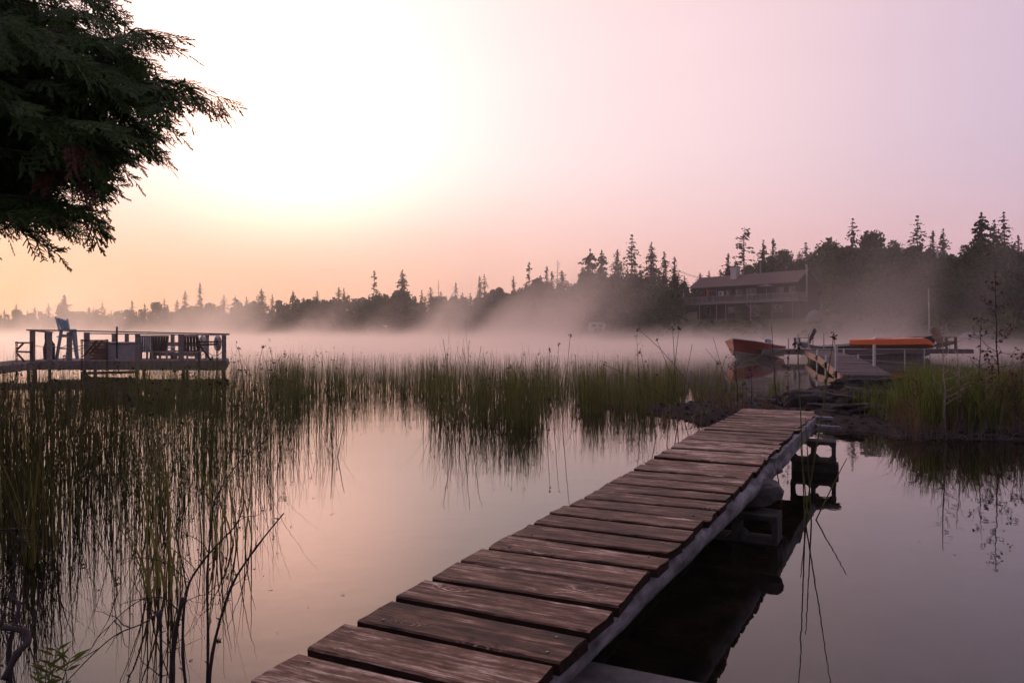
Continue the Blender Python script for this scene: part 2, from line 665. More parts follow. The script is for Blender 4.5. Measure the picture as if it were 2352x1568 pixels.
# --- the trees that stand out against the sky, one by one: (px, top, extra depth, kind, width, label)
SKY = [
    (148, 676, 18, "s4", 1.0, "pointed dark spruce rising above the treeline behind the blue tall chair"),
    (36, 698, 20, "s1", 1.0, "small spire of a spruce in the treeline at the picture's left edge"),
    (303, 690, 16, "s1", 1.0, "small pointed spruce above the treeline over the grey storage box"),
    (425, 668, 22, "s3", 1.2, "ragged spruce in the treeline just left of the thin tall one"),
    (459, 649, 20, "s3", .8, "thin tall spruce with a bare lower stem above the wooden deck"),
    (540, 678, 14, "p1", .9, "round topped spruce above the right end of the wooden deck"),
    (566, 681, 18, "s3", .8, "narrow spruce beside the round topped one past the deck"),
    (598, 662, 14, "s0", 1.0, "bushy spruce standing alone above the treeline past the deck's end"),
    (625, 676, 20, "s3", .8, "slim spruce right of the bushy lone one"),
    (672, 668, 10, "p0", .8, "thin gappy pine at the left end of the long central wood"),
    (858, 618, 14, "d1", 1.0, "bare tapering dead spruce, the leftmost tall skeleton on the treeline"),
    (924, 620, 12, "s0", .95, "tall full spruce right of the bare dead spruce"),
    (790, 662, 14, "s3", .8, "slim spire before the bare dead spruce"),
    (970, 666, 10, "s3", .7, "tiny dark spire right of the tall full spruce"),
    (1007, 640, 18, "d0", .9, "slim leafless dead trunk in the middle of the treeline"),
    (1046, 648, 16, "s3", .7, "thin spire with a tufted top mid treeline"),
    (1103, 634, 14, "s3", .9, "slim spruce, left of a close pair in mid treeline"),
    (1114, 630, 16, "s2", .8, "ragged spruce, right of a close pair in mid treeline"),
    (1213, 598, 16, "d1", .9, "tall half bare spruce left of the round bird-like crown"),
    (1278, 594, 22, "d0", 1.0, "leafless dead spruce sticking up left of the big round crown"),
    (1180, 634, 16, "s3", .7, "narrow spire where the wood begins to climb"),
    (1255, 612, 22, "s1", .9, "short spruce beside the leafless dead spruce"),
    (1350, 572, 22, "p1", 1.0, "dark spruce with one round ball of foliage at its top"),
    (1382, 575, 18, "p0", .9, "broad dark spruce right of the ball-topped one"),
    (1418, 572, 20, "s4", .8, "spruce with broken tiers left of the tallest mid-hill spruce"),
    (1452, 540, 22, "s2", .95, "tallest tiered spruce on the hill left of the cottage"),
    (1494, 557, 24, "s0", .8, "pointed spruce right of the tallest mid-hill one"),
    (1526, 578, 10, "s3", .8, "slender spruce above the pale utility pole"),
    (1550, 590, 14, "s1", .9, "spruce with sloping shoulder left of the cottage roof"),
    (1672, 582, 34, "s1", 1.0, "small spruce behind the left end of the cottage roof"),
    (1707, 518, 40, "d1", 1.5, "gaunt tall larch with open boughs behind the cottage chimney"),
    (1752, 552, 36, "s0", .8, "left of two small spruces behind the cottage roof"),
    (1772, 548, 38, "s1", .9, "right of two small spruces behind the cottage roof"),
    (1958, 502, 30, "s2", .9, "dark ragged-topped pine above the leafy trees right of the cottage"),
    (2110, 496, 34, "s2", .95, "tall layered spruce above the small red cabin"),
    (2143, 530, 36, "s1", .9, "small spruce, nearer of two right of the layered one"),
    (2164, 526, 38, "s0", .8, "small spruce, farther of two right of the layered one"),
    (2252, 488, 30, "p0", 1.0, "broad topped pine with shelf-like boughs at the right"),
    (2284, 506, 34, "s0", .9, "dark spruce between the two tallest right-hand conifers"),
    (2312, 486, 30, "s2", .9, "tall tiered spruce near the right edge"),
    (2340, 540, 36, "s1", .9, "low spruce at the right edge of the picture"),
]
for px, top, dd, kind, wd, lab in SKY:
    d = shore_dist(px) + dd
    x, y, h = place(px, d, top)
    i = int(kind[1])
    if kind[0] == "s":
        tree("spruce_tree", SPR[i], TRK[i % 2], x, y, h, lab, "trees standing above the skyline", wd * 1.4)
    elif kind[0] == "p":
        tree("pine_tree", PINE[i], TRK[i % 2], x, y, h, lab, "trees standing above the skyline", wd)
    else:
        tree("dead_spruce", DBR[i], DTR[i], x, y, h, lab, "trees standing above the skyline", wd, "branches")


def clear_of_cottage(px, d):
    return not (1545 < px < 1905 and d < 158)


def zone(px):
    for lim, w_ in ((560, "behind the lake deck"), (1060, "left of the misty point"), (1320, "climbing from the misty point"), (1560, "on the hill left of the cottage"), (1900, "behind the cottage"), (9999, "on the hill right of the cottage")):
        if px < lim:
            return w_


# --- the wood itself, tree by tree along the shore
cnt = 0
rr = random.Random(99)
px = -260.0
while px < 2640:
    step = 12 if px < 1300 else 16
    px += step * rr.uniform(.6, 1.4)
    d = shore_dist(px) + rr.uniform(7, 26)
    if px > 1540 and px < 1915:
        d = max(d, 160 + rr.uniform(0, 20))
    top = prof(px) + rr.choice([-8, 0, 6, 14, 24, 36]) + rr.uniform(-5, 6)
    x, y, h = place(px, d, top)
    if h < 2.5:
        continue
    leafp = .30 if px < 1100 else (.40 if px < 1880 else .42)
    if rr.random() < leafp:
        tree("leafy_tree", rr.choice(LEA), rr.choice(TRK), x, y, h, "rounded leafy tree in the misty wood " + zone(px),
             "leafy trees of the far wood " + zone(px), rr.uniform(.8, 1.15))
    else:
        tree("spruce_tree", rr.choice(SPR), rr.choice(TRK), x, y, h, "dark conifer in the misty wood " + zone(px),
             "conifers of the far wood " + zone(px), rr.uniform(1.2, 1.9))
    cnt += 1
# big leafy crowns right of the cottage
for px, top, dd, wd in [(1855, 562, 60, .8), (1905, 552, 46, .75), (2000, 532, 28, .7), (2045, 552, 22, .75), (1800, 574, 62, .8), (2230, 575, 16, .8)]:
    x, y, h = place(px, max(shore_dist(px) + dd, 150 if px < 1915 else 0), top)
    tree("leafy_tree", LEA[int(px) % 4], TRK[0], x, y, h, "tall leafy tree on the wooded hill right of the cottage", "leafy trees right of the cottage", wd)

# the gloom deeper in the wood reads as one mass
def forest_mass():
    rng = np.random.default_rng(5)
    C, S = [], []
    for i in range(1000):
        px = rng.uniform(-500, 2900)
        d = shore_dist(px) + rng.uniform(14, 60)
        if 1540 < px < 1915:
            d = max(d, 165 + rng.uniform(0, 30))
        top = prof(px) + (8 + rng.uniform(0, 26) if px < 1250 else 20 + rng.uniform(0, 40))
        x, y, h = place(px, d, top)
        if h < 2:
            continue
        z0 = land_h(x, y)
        m_ = 90
        t = rng.random(m_) ** .8
        r = h * .16 * (1.1 - t) + .3
        a = rng.random(m_) * 6.283
        C.append(np.stack([x + np.cos(a) * r, y + np.sin(a) * r, z0 + t * h * .97], 1))
        S.append(np.full(m_, .55))
    v, f = tri_cloud(np.concatenate(C), np.concatenate(S), rng)
    o = link(bpy.data.objects.new("forest", np_mesh("forest", v, f, M["spruce"])))
    return props(o, "dark depth of the wood behind the front trees", "forest", kind="stuff")


forest_mass()


def undergrowth():
    rng = np.random.default_rng(6)
    C = []
    for i in range(700):
        px = rng.uniform(-400, 2800)
        if 1380 < px < 2080 and rng.random() < .8:
            continue
        d = shore_dist(px) + rng.uniform(1, 12)
        x, y = (px - 1176) / K * d, d
        r = rng.uniform(.8, 2.0)
        p = rng.normal(size=(26, 3))
        p /= np.linalg.norm(p, axis=1)[:, None]
        p = p * r * (.6 + .4 * rng.random((26, 1)))
        p[:, 2] = np.abs(p[:, 2]) * 1.1
        C.append(p + np.array([x, y, land_h(x, y)]))
    v, f = tri_cloud(np.concatenate(C), .42, rng)
    o = link(bpy.data.objects.new("undergrowth", np_mesh("undergrowth", v, f, M["leafy"])))
    return props(o, "low brush along the far waterline", "undergrowth", kind="stuff")


undergrowth()

# ------------------------------------------------------------------ air: even haze and the steam rising from the lake
def haze_box():
    b = MB()
    b.box((0, 310, 24), (1900, 830, 54))
    m = bpy.data.materials.new("haze air")
    m.use_nodes = True
    t = m.node_tree
    t.nodes.clear()
    pv = N(t, "ShaderNodeVolumePrincipled")
    pv.inputs["Color"].default_value = (1, .96, .95, 1)
    pv.inputs["Density"].default_value = HAZE
    pv.inputs["Anisotropy"].default_value = 0.45
    out = N(t, "ShaderNodeOutputMaterial")
    t.links.new(pv.outputs[0], out.inputs["Volume"])
    o = b.build("haze", m)
    o.display_type = "WIRE"
    return props(o, "thin pale morning haze over the whole lake", "haze", kind="stuff")


HAZE = 0.0005
haze_box()


def mist():
    ng = bpy.data.node_groups.new("steam field", "GeometryNodeTree")
    ng.interface.new_socket(name="Geometry", in_out="INPUT", socket_type="NodeSocketGeometry")
    ng.interface.new_socket(name="Geometry", in_out="OUTPUT", socket_type="NodeSocketGeometry")
    t = ng
    pos = N(t, "GeometryNodeInputPosition")
    sp = N(t, "ShaderNodeSeparateXYZ")
    t.links.new(pos.outputs[0], sp.inputs[0])
    X, Y, Z = sp.outputs

    def mr(v, a, b, c, d_, it="SMOOTHSTEP"):
        n = N(t, "ShaderNodeMapRange", interpolation_type=it)
        t.links.new(v, n.inputs[0])
        for i, q in enumerate((a, b, c, d_)):
            n.inputs[i + 1].default_value = q
        return n.outputs[0]

    def noise3(sx, sy, sz, detail, shear=0.0, off=0.0):
        c = N(t, "ShaderNodeCombineXYZ")
        t.links.new(math_node(t, "ADD", math_node(t, "MULTIPLY", math_node(t, "ADD", X, math_node(t, "MULTIPLY", Z, shear)), sx), off), c.inputs[0])
        t.links.new(math_node(t, "MULTIPLY", Y, sy), c.inputs[1])
        t.links.new(math_node(t, "MULTIPLY", Z, sz), c.inputs[2])
        n = N(t, "ShaderNodeTexNoise")
        n.inputs["Scale"].default_value = 1.0
        n.inputs["Detail"].default_value = detail
        n.inputs["Roughness"].default_value = 0.55
        n.inputs["Distortion"].default_value = 0.6
        t.links.new(c.outputs[0], n.inputs["Vector"])
        return n.outputs[0]

    # a low bank hugging the surface, thin near the camera
    low = math_node(t, "EXPONENT", math_node(t, "MULTIPLY", Z, -1 / 0.6))
    nlow = mr(noise3(.09, .055, .25, 4, -.4), .36, .66, .22, 1.15)
    shift = math_node(t, "MULTIPLY", math_node(t, "MINIMUM", math_node(t, "MAXIMUM", math_node(t, "SUBTRACT", X, 3.0), 0.0), 12.0), 2.0)
    Yn = math_node(t, "SUBTRACT", Y, shift)
    start = mr(Yn, 24, 46, 0.10, 1.0)
    bank = math_node(t, "MULTIPLY", math_node(t, "MULTIPLY", low, nlow), math_node(t, "MULTIPLY", start, MIST_LOW))
    # steam plumes leaning with the air, patchy
    pl = mr(noise3(.066, .034, .034, 5, -.6, PLOFF), .50, .62, 0.0, 1.0)
    fall = math_node(t, "EXPONENT", math_node(t, "MULTIPLY", Z, -1 / 6.0))
    Dd = math_node(t, "ADD", Y, math_node(t, "MULTIPLY", math_node(t, "MAXIMUM", X, -40.0), 0.8))
    start2 = math_node(t, "MULTIPLY", mr(Dd, 84, 100, 0.0, 1.0), mr(Dd, 128, 150, 1.0, 0.06))
    plume = math_node(t, "MULTIPLY", math_node(t, "MULTIPLY", pl, fall), math_node(t, "MULTIPLY", start2, MIST_PLUME))
    # still air off the cottage lawn, a thick column of steam in the cove right of it
    def blob(cx, cy_, rx, ry):
        ex = math_node(t, "POWER", math_node(t, "DIVIDE", math_node(t, "SUBTRACT", X, cx), rx), 2.0)
        ey = math_node(t, "POWER", math_node(t, "DIVIDE", math_node(t, "SUBTRACT", Y, cy_), ry), 2.0)
        return math_node(t, "EXPONENT", math_node(t, "MULTIPLY", math_node(t, "ADD", ex, ey), -1.0))
    calm = math_node(t, "SUBTRACT", 1.0, math_node(t, "MULTIPLY", blob(29, 92, 10, 34), 0.9))
    plume = math_node(t, "MULTIPLY", plume, math_node(t, "ADD", calm, math_node(t, "MULTIPLY", blob(42, 86, 7, 14), 0.05)))
    veil = math_node(t, "MULTIPLY", math_node(t, "EXPONENT", math_node(t, "MULTIPLY", Z, -1 / 3.0)), math_node(t, "MULTIPLY", start2, MIST_VEIL))
    dens = math_node(t, "ADD", math_node(t, "ADD", bank, plume), veil)
    dens = math_node(t, "MULTIPLY", dens, mr(Z, 14, 22, 1.0, 0.0))
    # only over the lake and its shores
    dens = math_node(t, "MULTIPLY", dens, mr(Y, 230, 262, 1.0, 0.0))
    dens = math_node(t, "MAXIMUM", math_node(t, "SUBTRACT", dens, 0.0012), 0.0)
    vc = N(t, "GeometryNodeVolumeCube")
    t.links.new(dens, vc.inputs["Density"])
    vc.inputs["Min"].default_value = (-170, 24, 0.0)
    vc.inputs["Max"].default_value = (110, 262, 22)
    vc.inputs["Resolution X"].default_value = 190
    vc.inputs["Resolution Y"].default_value = 140
    vc.inputs["Resolution Z"].default_value = 40
    m = bpy.data.materials.new("lake steam")
    m.use_nodes = True
    mt = m.node_tree
    mt.nodes.clear()
    pv = N(mt, "ShaderNodeVolumePrincipled")
    pv.inputs["Color"].default_value = (1, .895, .885, 1)
    pv.inputs["Density"].default_value = 1.0
    pv.inputs["Anisotropy"].default_value = 0.65
    out = N(mt, "ShaderNodeOutputMaterial")
    mt.links.new(pv.outputs[0], out.inputs["Volume"])
    smn = N(t, "GeometryNodeSetMaterial")
    smn.inputs["Material"].default_value = m
    go = N(t, "NodeGroupOutput")
    t.links.new(vc.outputs[0], smn.inputs[0])
    t.links.new(smn.outputs[0], go.inputs[0])
    me = bpy.data.meshes.new("mist")
    me.materials.append(m)
    o = link(bpy.data.objects.new("mist", me))
    md = o.modifiers.new("steam", "NODES")
    md.node_group = ng
    return props(o, "patches of pink steam drifting low over the lake", "mist", kind="stuff")


PLOFF = 15.3
MIST_LOW, MIST_PLUME, MIST_VEIL = 0.13, 0.06, 0.0
mist()

# ------------------------------------------------------------------ the near boardwalk
def plank_mat():
    m, t, b = new_mat("weathered plank wood")
    tcn = N(t, "ShaderNodeTexCoord")
    oi = N(t, "ShaderNodeObjectInfo")
    off = N(t, "ShaderNodeCombineXYZ")
    t.links.new(math_node(t, "MULTIPLY", oi.outputs["Random"], 91.0), off.inputs[0])
    t.links.new(math_node(t, "MULTIPLY", oi.outputs["Random"], 47.0), off.inputs[1])
    ad = N(t, "ShaderNodeVectorMath", operation="ADD")
    t.links.new(tcn.outputs["Object"], ad.inputs[0])
    t.links.new(off.outputs[0], ad.inputs[1])
    # knots: cells of a stretched voronoi, rings of grain bend round them
    mk = N(t, "ShaderNodeMapping")
    mk.inputs["Scale"].default_value = (3.4, 7.0, 0.01)
    t.links.new(ad.outputs[0], mk.inputs[0])
    vo = N(t, "ShaderNodeTexVoronoi")
    vo.inputs["Scale"].default_value = 1.0
    vo.inputs["Randomness"].default_value = 1.0
    t.links.new(mk.outputs[0], vo.inputs["Vector"])
    kd = vo.outputs["Distance"]
    near = N(t, "ShaderNodeMapRange", interpolation_type="SMOOTHSTEP")
    t.links.new(kd, near.inputs[0])
    for i, v in enumerate((0.05, 0.34, 1.0, 0.0)):
        near.inputs[i + 1].default_value = v
    sc_ = N(t, "ShaderNodeSeparateXYZ")
    t.links.new(vo.outputs["Color"], sc_.inputs[0])
    has = math_node(t, "GREATER_THAN", sc_.outputs[0], 0.58)
    knot = math_node(t, "MULTIPLY", near.outputs[0], has)
    # grain
    mg = N(t, "ShaderNodeMapping")
    mg.inputs["Scale"].default_value = (1.6, 26.0, 8.0)
    t.links.new(ad.outputs[0], mg.inputs[0])
    bend = N(t, "ShaderNodeCombineXYZ")
    t.links.new(math_node(t, "MULTIPLY", knot, 1.2), bend.inputs[1])
    ag = N(t, "ShaderNodeVectorMath", operation="ADD")
    t.links.new(mg.outputs[0], ag.inputs[0])
    t.links.new(bend.outputs[0], ag.inputs[1])
    g1 = N(t, "ShaderNodeTexNoise")
    g1.inputs["Scale"].default_value = 2.2
    g1.inputs["Detail"].default_value = 8
    g1.inputs["Roughness"].default_value = 0.7
    g1.inputs["Distortion"].default_value = 0.35
    t.links.new(ag.outputs[0], g1.inputs["Vector"])
    rings = math_node(t, "SINE", math_node(t, "MULTIPLY", kd, 95.0))
    grain = math_node(t, "ADD", g1.outputs[0], math_node(t, "MULTIPLY", math_node(t, "MULTIPLY", rings, knot), 0.10))
    # blotchy wear: worn pale patches and dark damp stains
    mw = N(t, "ShaderNodeMapping")
    mw.inputs["Scale"].default_value = (5.0, 13.0, 5.0)
    t.links.new(ad.outputs[0], mw.inputs[0])
    w1 = N(t, "ShaderNodeTexNoise")
    w1.inputs["Scale"].default_value = 1.0
    w1.inputs["Detail"].default_value = 9
    w1.inputs["Roughness"].default_value = 0.72
    t.links.new(mw.outputs[0], w1.inputs["Vector"])
    f = math_node(t, "ADD", math_node(t, "MULTIPLY", grain, 0.62), math_node(t, "MULTIPLY", w1.outputs[0], 0.52))
    f = math_node(t, "ADD", f, math_node(t, "MULTIPLY", math_node(t, "SUBTRACT", oi.outputs["Random"], .5), 0.09))
    col = ramp_node(t, f, [(0.44, (0.020, 0.008, 0.005)), (0.53, (0.088, 0.038, 0.024)), (0.595, (0.165, 0.083, 0.054)), (0.64, (0.29, 0.185, 0.138)), (0.70, (0.60, 0.47, 0.40))], "LINEAR")
    kc = N(t, "ShaderNodeMapRange", interpolation_type="SMOOTHSTEP")
    t.links.new(kd, kc.inputs[0])
    for i, v in enumerate((0.03, 0.085, 1.0, 0.0)):
        kc.inputs[i + 1].default_value = v
    kdark = math_node(t, "MULTIPLY", kc.outputs[0], has)
    mx = N(t, "ShaderNodeMix", data_type="RGBA")
    t.links.new(math_node(t, "MULTIPLY", kdark, 0.7), mx.inputs[0])
    t.links.new(col, mx.inputs[6])
    mx.inputs[7].default_value = (0.05, 0.028, 0.024, 1)
    t.links.new(mx.outputs[2], b.inputs["Base Color"])
    b.inputs["Roughness"].default_value = 0.72
    b.inputs["Specular IOR Level"].default_value = 0.35
    bp = N(t, "ShaderNodeBump")
    bp.inputs["Strength"].default_value = 0.55
    bp.inputs["Distance"].default_value = 0.006
    t.links.new(math_node(t, "ADD", grain, math_node(t, "MULTIPLY", w1.outputs[0], .5)), bp.inputs["Height"])
    t.links.new(bp.outputs[0], b.inputs["Normal"])
    return m


M["plank"] = plank_mat()
M["plank_edge_shade"] = mat("shade-darkened plank edges", (0.050, 0.026, 0.019), (0.014, 0.008, 0.007), scale=9, stretch=(1, 6, 6), rough=.9, bump=.4, bdist=.004, spec=.1)  # shade in the gaps between planks, put into the colour
M["log"] = mat("weathered grey log", (0.34, 0.31, 0.335), (0.045, 0.036, 0.04), scale=9, stretch=(.5, .5, 1.5), rough=.9, bump=.7, bdist=.008, detail=9)
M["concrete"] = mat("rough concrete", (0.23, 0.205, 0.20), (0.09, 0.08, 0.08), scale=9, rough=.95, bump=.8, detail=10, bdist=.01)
M["blockconcrete_shade"] = mat("shade-darkened block concrete", (0.075, 0.066, 0.064), (0.025, 0.021, 0.021), scale=12, rough=.95, bump=.8, detail=10, bdist=.01)  # darker copy of the concrete, with the shade under the walk painted in
M["stone"] = mat("fieldstone", (0.13, 0.115, 0.115), (0.04, 0.034, 0.036), scale=5, rough=.9, bump=.8, detail=10, bdist=.02)
M["darkrock"] = mat("wet dark rock", (0.075, 0.062, 0.064), (0.014, 0.011, 0.012), scale=4, rough=.92, bump=.9, detail=10, bdist=.03, spec=.12)
M["screw"] = mat("screw heads", (0.30, 0.27, 0.26), (0.14, 0.10, 0.09), scale=60, rough=.45, bump=0, metal=.7)

WALK_A = R(26.4)                                   # the walk runs off to the right of the view axis
WD = Vector((math.sin(WALK_A), math.cos(WALK_A), 0))
WP = Vector((math.cos(WALK_A), -math.sin(WALK_A), 0))
W0 = Vector((-0.692, 2.03, 0))                     # left edge, where it leaves the frame
PITCH = 0.2215


def walk_z(s):
    return 0.40 + 0.10 * s / 7.0 + .012 * math.sin(s * 1.7)


boardwalk = thing("boardwalk", W0 + Vector((0, 0, 0.1)), "narrow boardwalk of weathered brown planks on logs and blocks", "boardwalk")
rp = random.Random(3)


def plank_mesh(L, Wd, T, rnd):
    """a worn board: eased edges, a slight cup and warp, ragged ends"""
    nx, prof_ = 16, [(-.5, -.5), (-.5, .34), (-.47, .5), (-.2, .5), (.1, .5), (.47, .5), (.5, .34), (.5, -.5)]
    vs_, fs = [], []
    tw, cup = rnd.gauss(0, .006), rnd.gauss(0, .002)
    c0, c1 = rnd.gauss(0, .006), rnd.gauss(0, .006)
    for i in range(nx + 1):
        t = i / nx
        for k, (py_, pz_) in enumerate(prof_):
            x = t * L
            if i in (0, nx):
                x += rnd.gauss(0, .0025) + (c0 if i == 0 else c1) * py_
            y = py_ * Wd + (rnd.gauss(0, .0007) if abs(py_) > .4 else 0) + .0012 * math.sin(t * 5 + tw * 900)
            if 0 < i < nx and rnd.random() < .05 and abs(py_) > .46 and pz_ > 0:
                y -= math.copysign(rnd.uniform(.001, .004), py_)
            z = pz_ * T + tw * (t - .5) * py_ * 2 + cup * (py_ * 2) ** 2 + rnd.gauss(0, .0006)
            vs_.append((x, y, z))
    n = len(prof_)
    for i in range(nx):
        for k in range(n):
            a, b_ = i * n + k, i * n + (k + 1) % n
            fs.append((a, b_, b_ + n, a + n))
    fs.append(tuple(range(n)))
    fs.append(tuple(range(nx * n + n - 1, nx * n - 1, -1)))
    me = bpy.data.meshes.new("plank")
    me.from_pydata(vs_, [], fs)
    me.materials.append(M["plank"])
    me.materials.append(M["plank_edge_shade"])
    for i, p_ in enumerate(me.polygons):            # sawn edges and ends, darkened to hold the shade between boards
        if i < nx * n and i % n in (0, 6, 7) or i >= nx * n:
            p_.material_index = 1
    bm = bmesh.new()
    bm.from_mesh(me)
    bmesh.ops.recalc_face_normals(bm, faces=bm.faces)
    bm.to_mesh(me)
    bm.free()
    return me


screw_me = MB().tube([(0, 0, -.004), (0, 0, .0012), (0, 0, .0022)], [.0052, .0052, .0035], 8).mesh("screw", M["screw"])
NPL = 33
for k in range(-2, NPL):
    s = k * PITCH
    Lk = 0.695 + .06 * max(0, s) / 7 + rp.gauss(0, .006)
    Wk = PITCH - rp.uniform(.028, .042)
    T = .036
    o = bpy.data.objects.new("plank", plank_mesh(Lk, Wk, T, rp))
    base = W0 + WD * (s + Wk / 2) + WP * rp.gauss(0, .007)
    base.z = walk_z(s) - T / 2 + rp.gauss(0, .0012)
    o.location = base - boardwalk.location
    ang_ = math.atan2(WP.y, WP.x) + rp.gauss(0, .006)
    slope = math.atan2(walk_z(s + .1) - walk_z(s - .1), .2)
    o.rotation_euler = (slope + rp.gauss(0, .004), rp.gauss(0, .003), ang_)
    link(o, boardwalk)
    if k < 14:
        for ex in (.075, Lk - .085):
            for ey in (-.3, .28):
                if rp.random() < .85:
                    sc_o = bpy.data.objects.new("screw", screw_me)
                    sc_o.location = (ex + rp.gauss(0, .012), ey * Wk + rp.gauss(0, .008), T / 2 + .0008)
                    link(sc_o, o)


def walk_pt(s, across, z):
    p = W0 + WD * s + WP * across
    p.z = z
    return p


# log under the right edge: thick peeled log from the concrete slab to the first stone pier, then a squared timber to the shore
def knobbly_log(a, b, r0, r1, n=26, seed=1):
    rnd = random.Random(seed)
    bm_ = MB()
    pts, rad = [], []
    for i in range(n + 1):
        t = i / n
        p = Vector(a).lerp(Vector(b), t)
        p += Vector((rnd.gauss(0, .002), rnd.gauss(0, .002), rnd.gauss(0, .002) + .003 * math.sin(t * 6)))
        pts.append(p)
        rad.append((r0 + (r1 - r0) * t) * (1 + rnd.gauss(0, .018)))
    bm_.tube(pts, rad, 14)
    return bm_


lb = knobbly_log(walk_pt(-.6, .600, .305), walk_pt(4.9, .700, .352), .046, .080, seed=4)
for s_, r_ in ((4.25, .028),):           # stubs of cut branches
    q = walk_pt(s_, .750, .34)
    lb.tube([q, q + WP * .045 + Vector((0, 0, .012))], [r_, r_ * .7], 8)
lb.build("log_beam", M["log"], boardwalk, True)
knobbly_log(walk_pt(-.6, .14, .290), walk_pt(4.6, .12, .345), .066, .080, seed=6).build("log_beam", M["log"], boardwalk, True)
tb = MB()
tb.bar(walk_pt(4.2, .735, .375), walk_pt(7.15, .765, .405), .05, .13, bev=.006)
tb.build("timber_beam", M["log"], boardwalk)
tb = MB()
tb.bar(walk_pt(4.2, .10, .375), walk_pt(7.1, .10, .40), .05, .13, bev=.006)
tb.build("timber_beam", M["log"], boardwalk)
# two short boards lying at the far end
for (a, b_, w_) in ((walk_pt(7.00, .62, .455), walk_pt(7.06, .93, .45), .10), (walk_pt(6.74, .80, .40), walk_pt(6.80, 1.02, .385), .11)):
    eb = MB().bar(a, b_, w_, .03, bev=.004).build("end_board", M["concrete"] if False else M["log"], boardwalk)


def rock_mesh(seed, s=(1, 1, 1), sub=3, rough_=.35, flat=1.0, material="stone"):
    bm = bmesh.new()
    bmesh.ops.create_icosphere(bm, subdivisions=sub, radius=1.0)
    o = Vector((seed * 7.3, seed * 3.1, seed * 1.7))
    for v in bm.verts:
        p = v.co.copy()
        # facet the stone by snapping towards a few random planes
        n1 = mnoise.noise(p * 1.1 + o) * rough_ + mnoise.noise(p * 2.7 + o) * rough_ * .5 + mnoise.noise(p * 6 + o) * rough_ * .22
        q = Vector((math.copysign(abs(p.x) ** .75, p.x), math.copysign(abs(p.y) ** .75, p.y), math.copysign(abs(p.z) ** (.6 * flat), p.z)))
        q *= (1 + n1)
        v.co = Vector((q.x * s[0], q.y * s[1], q.z * s[2]))
    me = bpy.data.meshes.new("rock")
    bm.to_mesh(me)
    bm.free()
    me.materials.append(M[material])
    me.polygons.foreach_set("use_smooth", [sub > 3] * len(me.polygons))
    return me


def rock(name, loc, size, seed, label, rz=0, material="stone", group=None, sub=3, rough_=.35, cat="rock"):
    o = bpy.data.objects.new(name, rock_mesh(seed, size, sub, rough_, material=material))
    o.location = loc
    o.rotation_euler = (random.gauss(0, .08), random.gauss(0, .08), rz)
    link(o)
    return props(o, label, cat, group)


def cinder_block(loc, rz, label, size=(.40, .20, .20), tilt=0.0, cores=True):
    """hollow concrete block on its side: two cores open towards the viewer"""
    t_ = thing("cinder_block", loc, label, "block", "concrete blocks under the boardwalk", rz)
    L, D_, H_ = size
    b = MB()
    w = .035
    for z in (w / 2, H_ - w / 2):
        b.box((0, 0, z), (L, D_, w), bev=.006)
    if not cores:
        b = MB().box((0, 0, H_ / 2), (L, D_, H_), bev=.012)
    for x in (-L / 2 + w / 2, 0, L / 2 - w / 2) if cores else ():
        b.box((x, 0, H_ / 2), (w, D_ - .004, H_ - 2 * w + .002))
    # thick rounded corners of the cores
    for cx in (-L / 4, L / 4) if cores else ():
        for sx in (-1, 1):
            for zz in (w, H_ - w):
                x0 = cx + sx * (L / 4 - w * .75)
                b.box((x0, 0, zz), (.045, D_ - .01, .045), Matrix.Rotation(R(45), 3, "Y"))
    me = b.mesh("body", M["blockconcrete_shade"])
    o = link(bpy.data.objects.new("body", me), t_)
    t_.rotation_euler = (0, tilt, rz)
    return t_


wang = math.atan2(WP.y, WP.x)
# stone pier in the middle: a block in the water with a fieldstone wedged on top
pc = walk_pt(3.62, .60, 0)
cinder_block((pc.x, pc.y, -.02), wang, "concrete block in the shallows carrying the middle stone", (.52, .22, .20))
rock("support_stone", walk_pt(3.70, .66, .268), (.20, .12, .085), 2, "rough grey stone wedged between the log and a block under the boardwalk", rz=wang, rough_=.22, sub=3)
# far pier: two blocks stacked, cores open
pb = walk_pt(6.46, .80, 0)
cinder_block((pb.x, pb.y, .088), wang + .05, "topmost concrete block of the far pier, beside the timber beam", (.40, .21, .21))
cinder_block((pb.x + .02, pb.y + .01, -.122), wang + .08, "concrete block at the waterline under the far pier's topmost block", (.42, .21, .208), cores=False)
# slab by the viewer
sb_ = thing("concrete_slab", walk_pt(.35, .78, 0), "grey concrete slab at the near right end of the boardwalk", "slab")
b = MB()
b.bar(walk_pt(.12, .66, .125), walk_pt(.93, .66, .125), .70, .19, bev=.018)
b.build("top", M["concrete"], sb_)
b = MB()
b.bar(walk_pt(.15, .66, -.03), walk_pt(.90, .66, -.03), .62, .116, bev=.018)
b.build("footing", M["concrete"], sb_)

# ------------------------------------------------------------------ the wooden deck on the left, out in the lake
M["greywood"] = mat("grey deck timber", (0.36, 0.29, 0.28), (0.17, 0.13, 0.13), scale=5, stretch=(1, 1, 4), rough=.9)
M["palewood"] = mat("pale worn deck boards", (0.36, 0.29, 0.27), (0.20, 0.155, 0.15), scale=5, stretch=(.6, 4, 4), rough=.9)
M["rust"] = mat("rusty angle iron", (0.14, 0.07, 0.05), (0.06, 0.032, 0.026), scale=20, rough=.85, bump=.3, bdist=.005)
M["bluepaint"] = mat("faded blue paint", (0.28, 0.37, 0.44), (0.20, 0.26, 0.33), scale=6, rough=.6, bump=.1, stretch=(4, 4, .6))
M["greypaint"] = mat("grey painted box", (0.42, 0.38, 0.42), (0.30, 0.27, 0.30), scale=6, rough=.7, bump=.1)
M["wicker"] = mat("dark woven mesh", (0.17, 0.14, 0.145), (0.10, 0.08, 0.085), scale=60, rough=.9, bump=.3, bdist=.004)
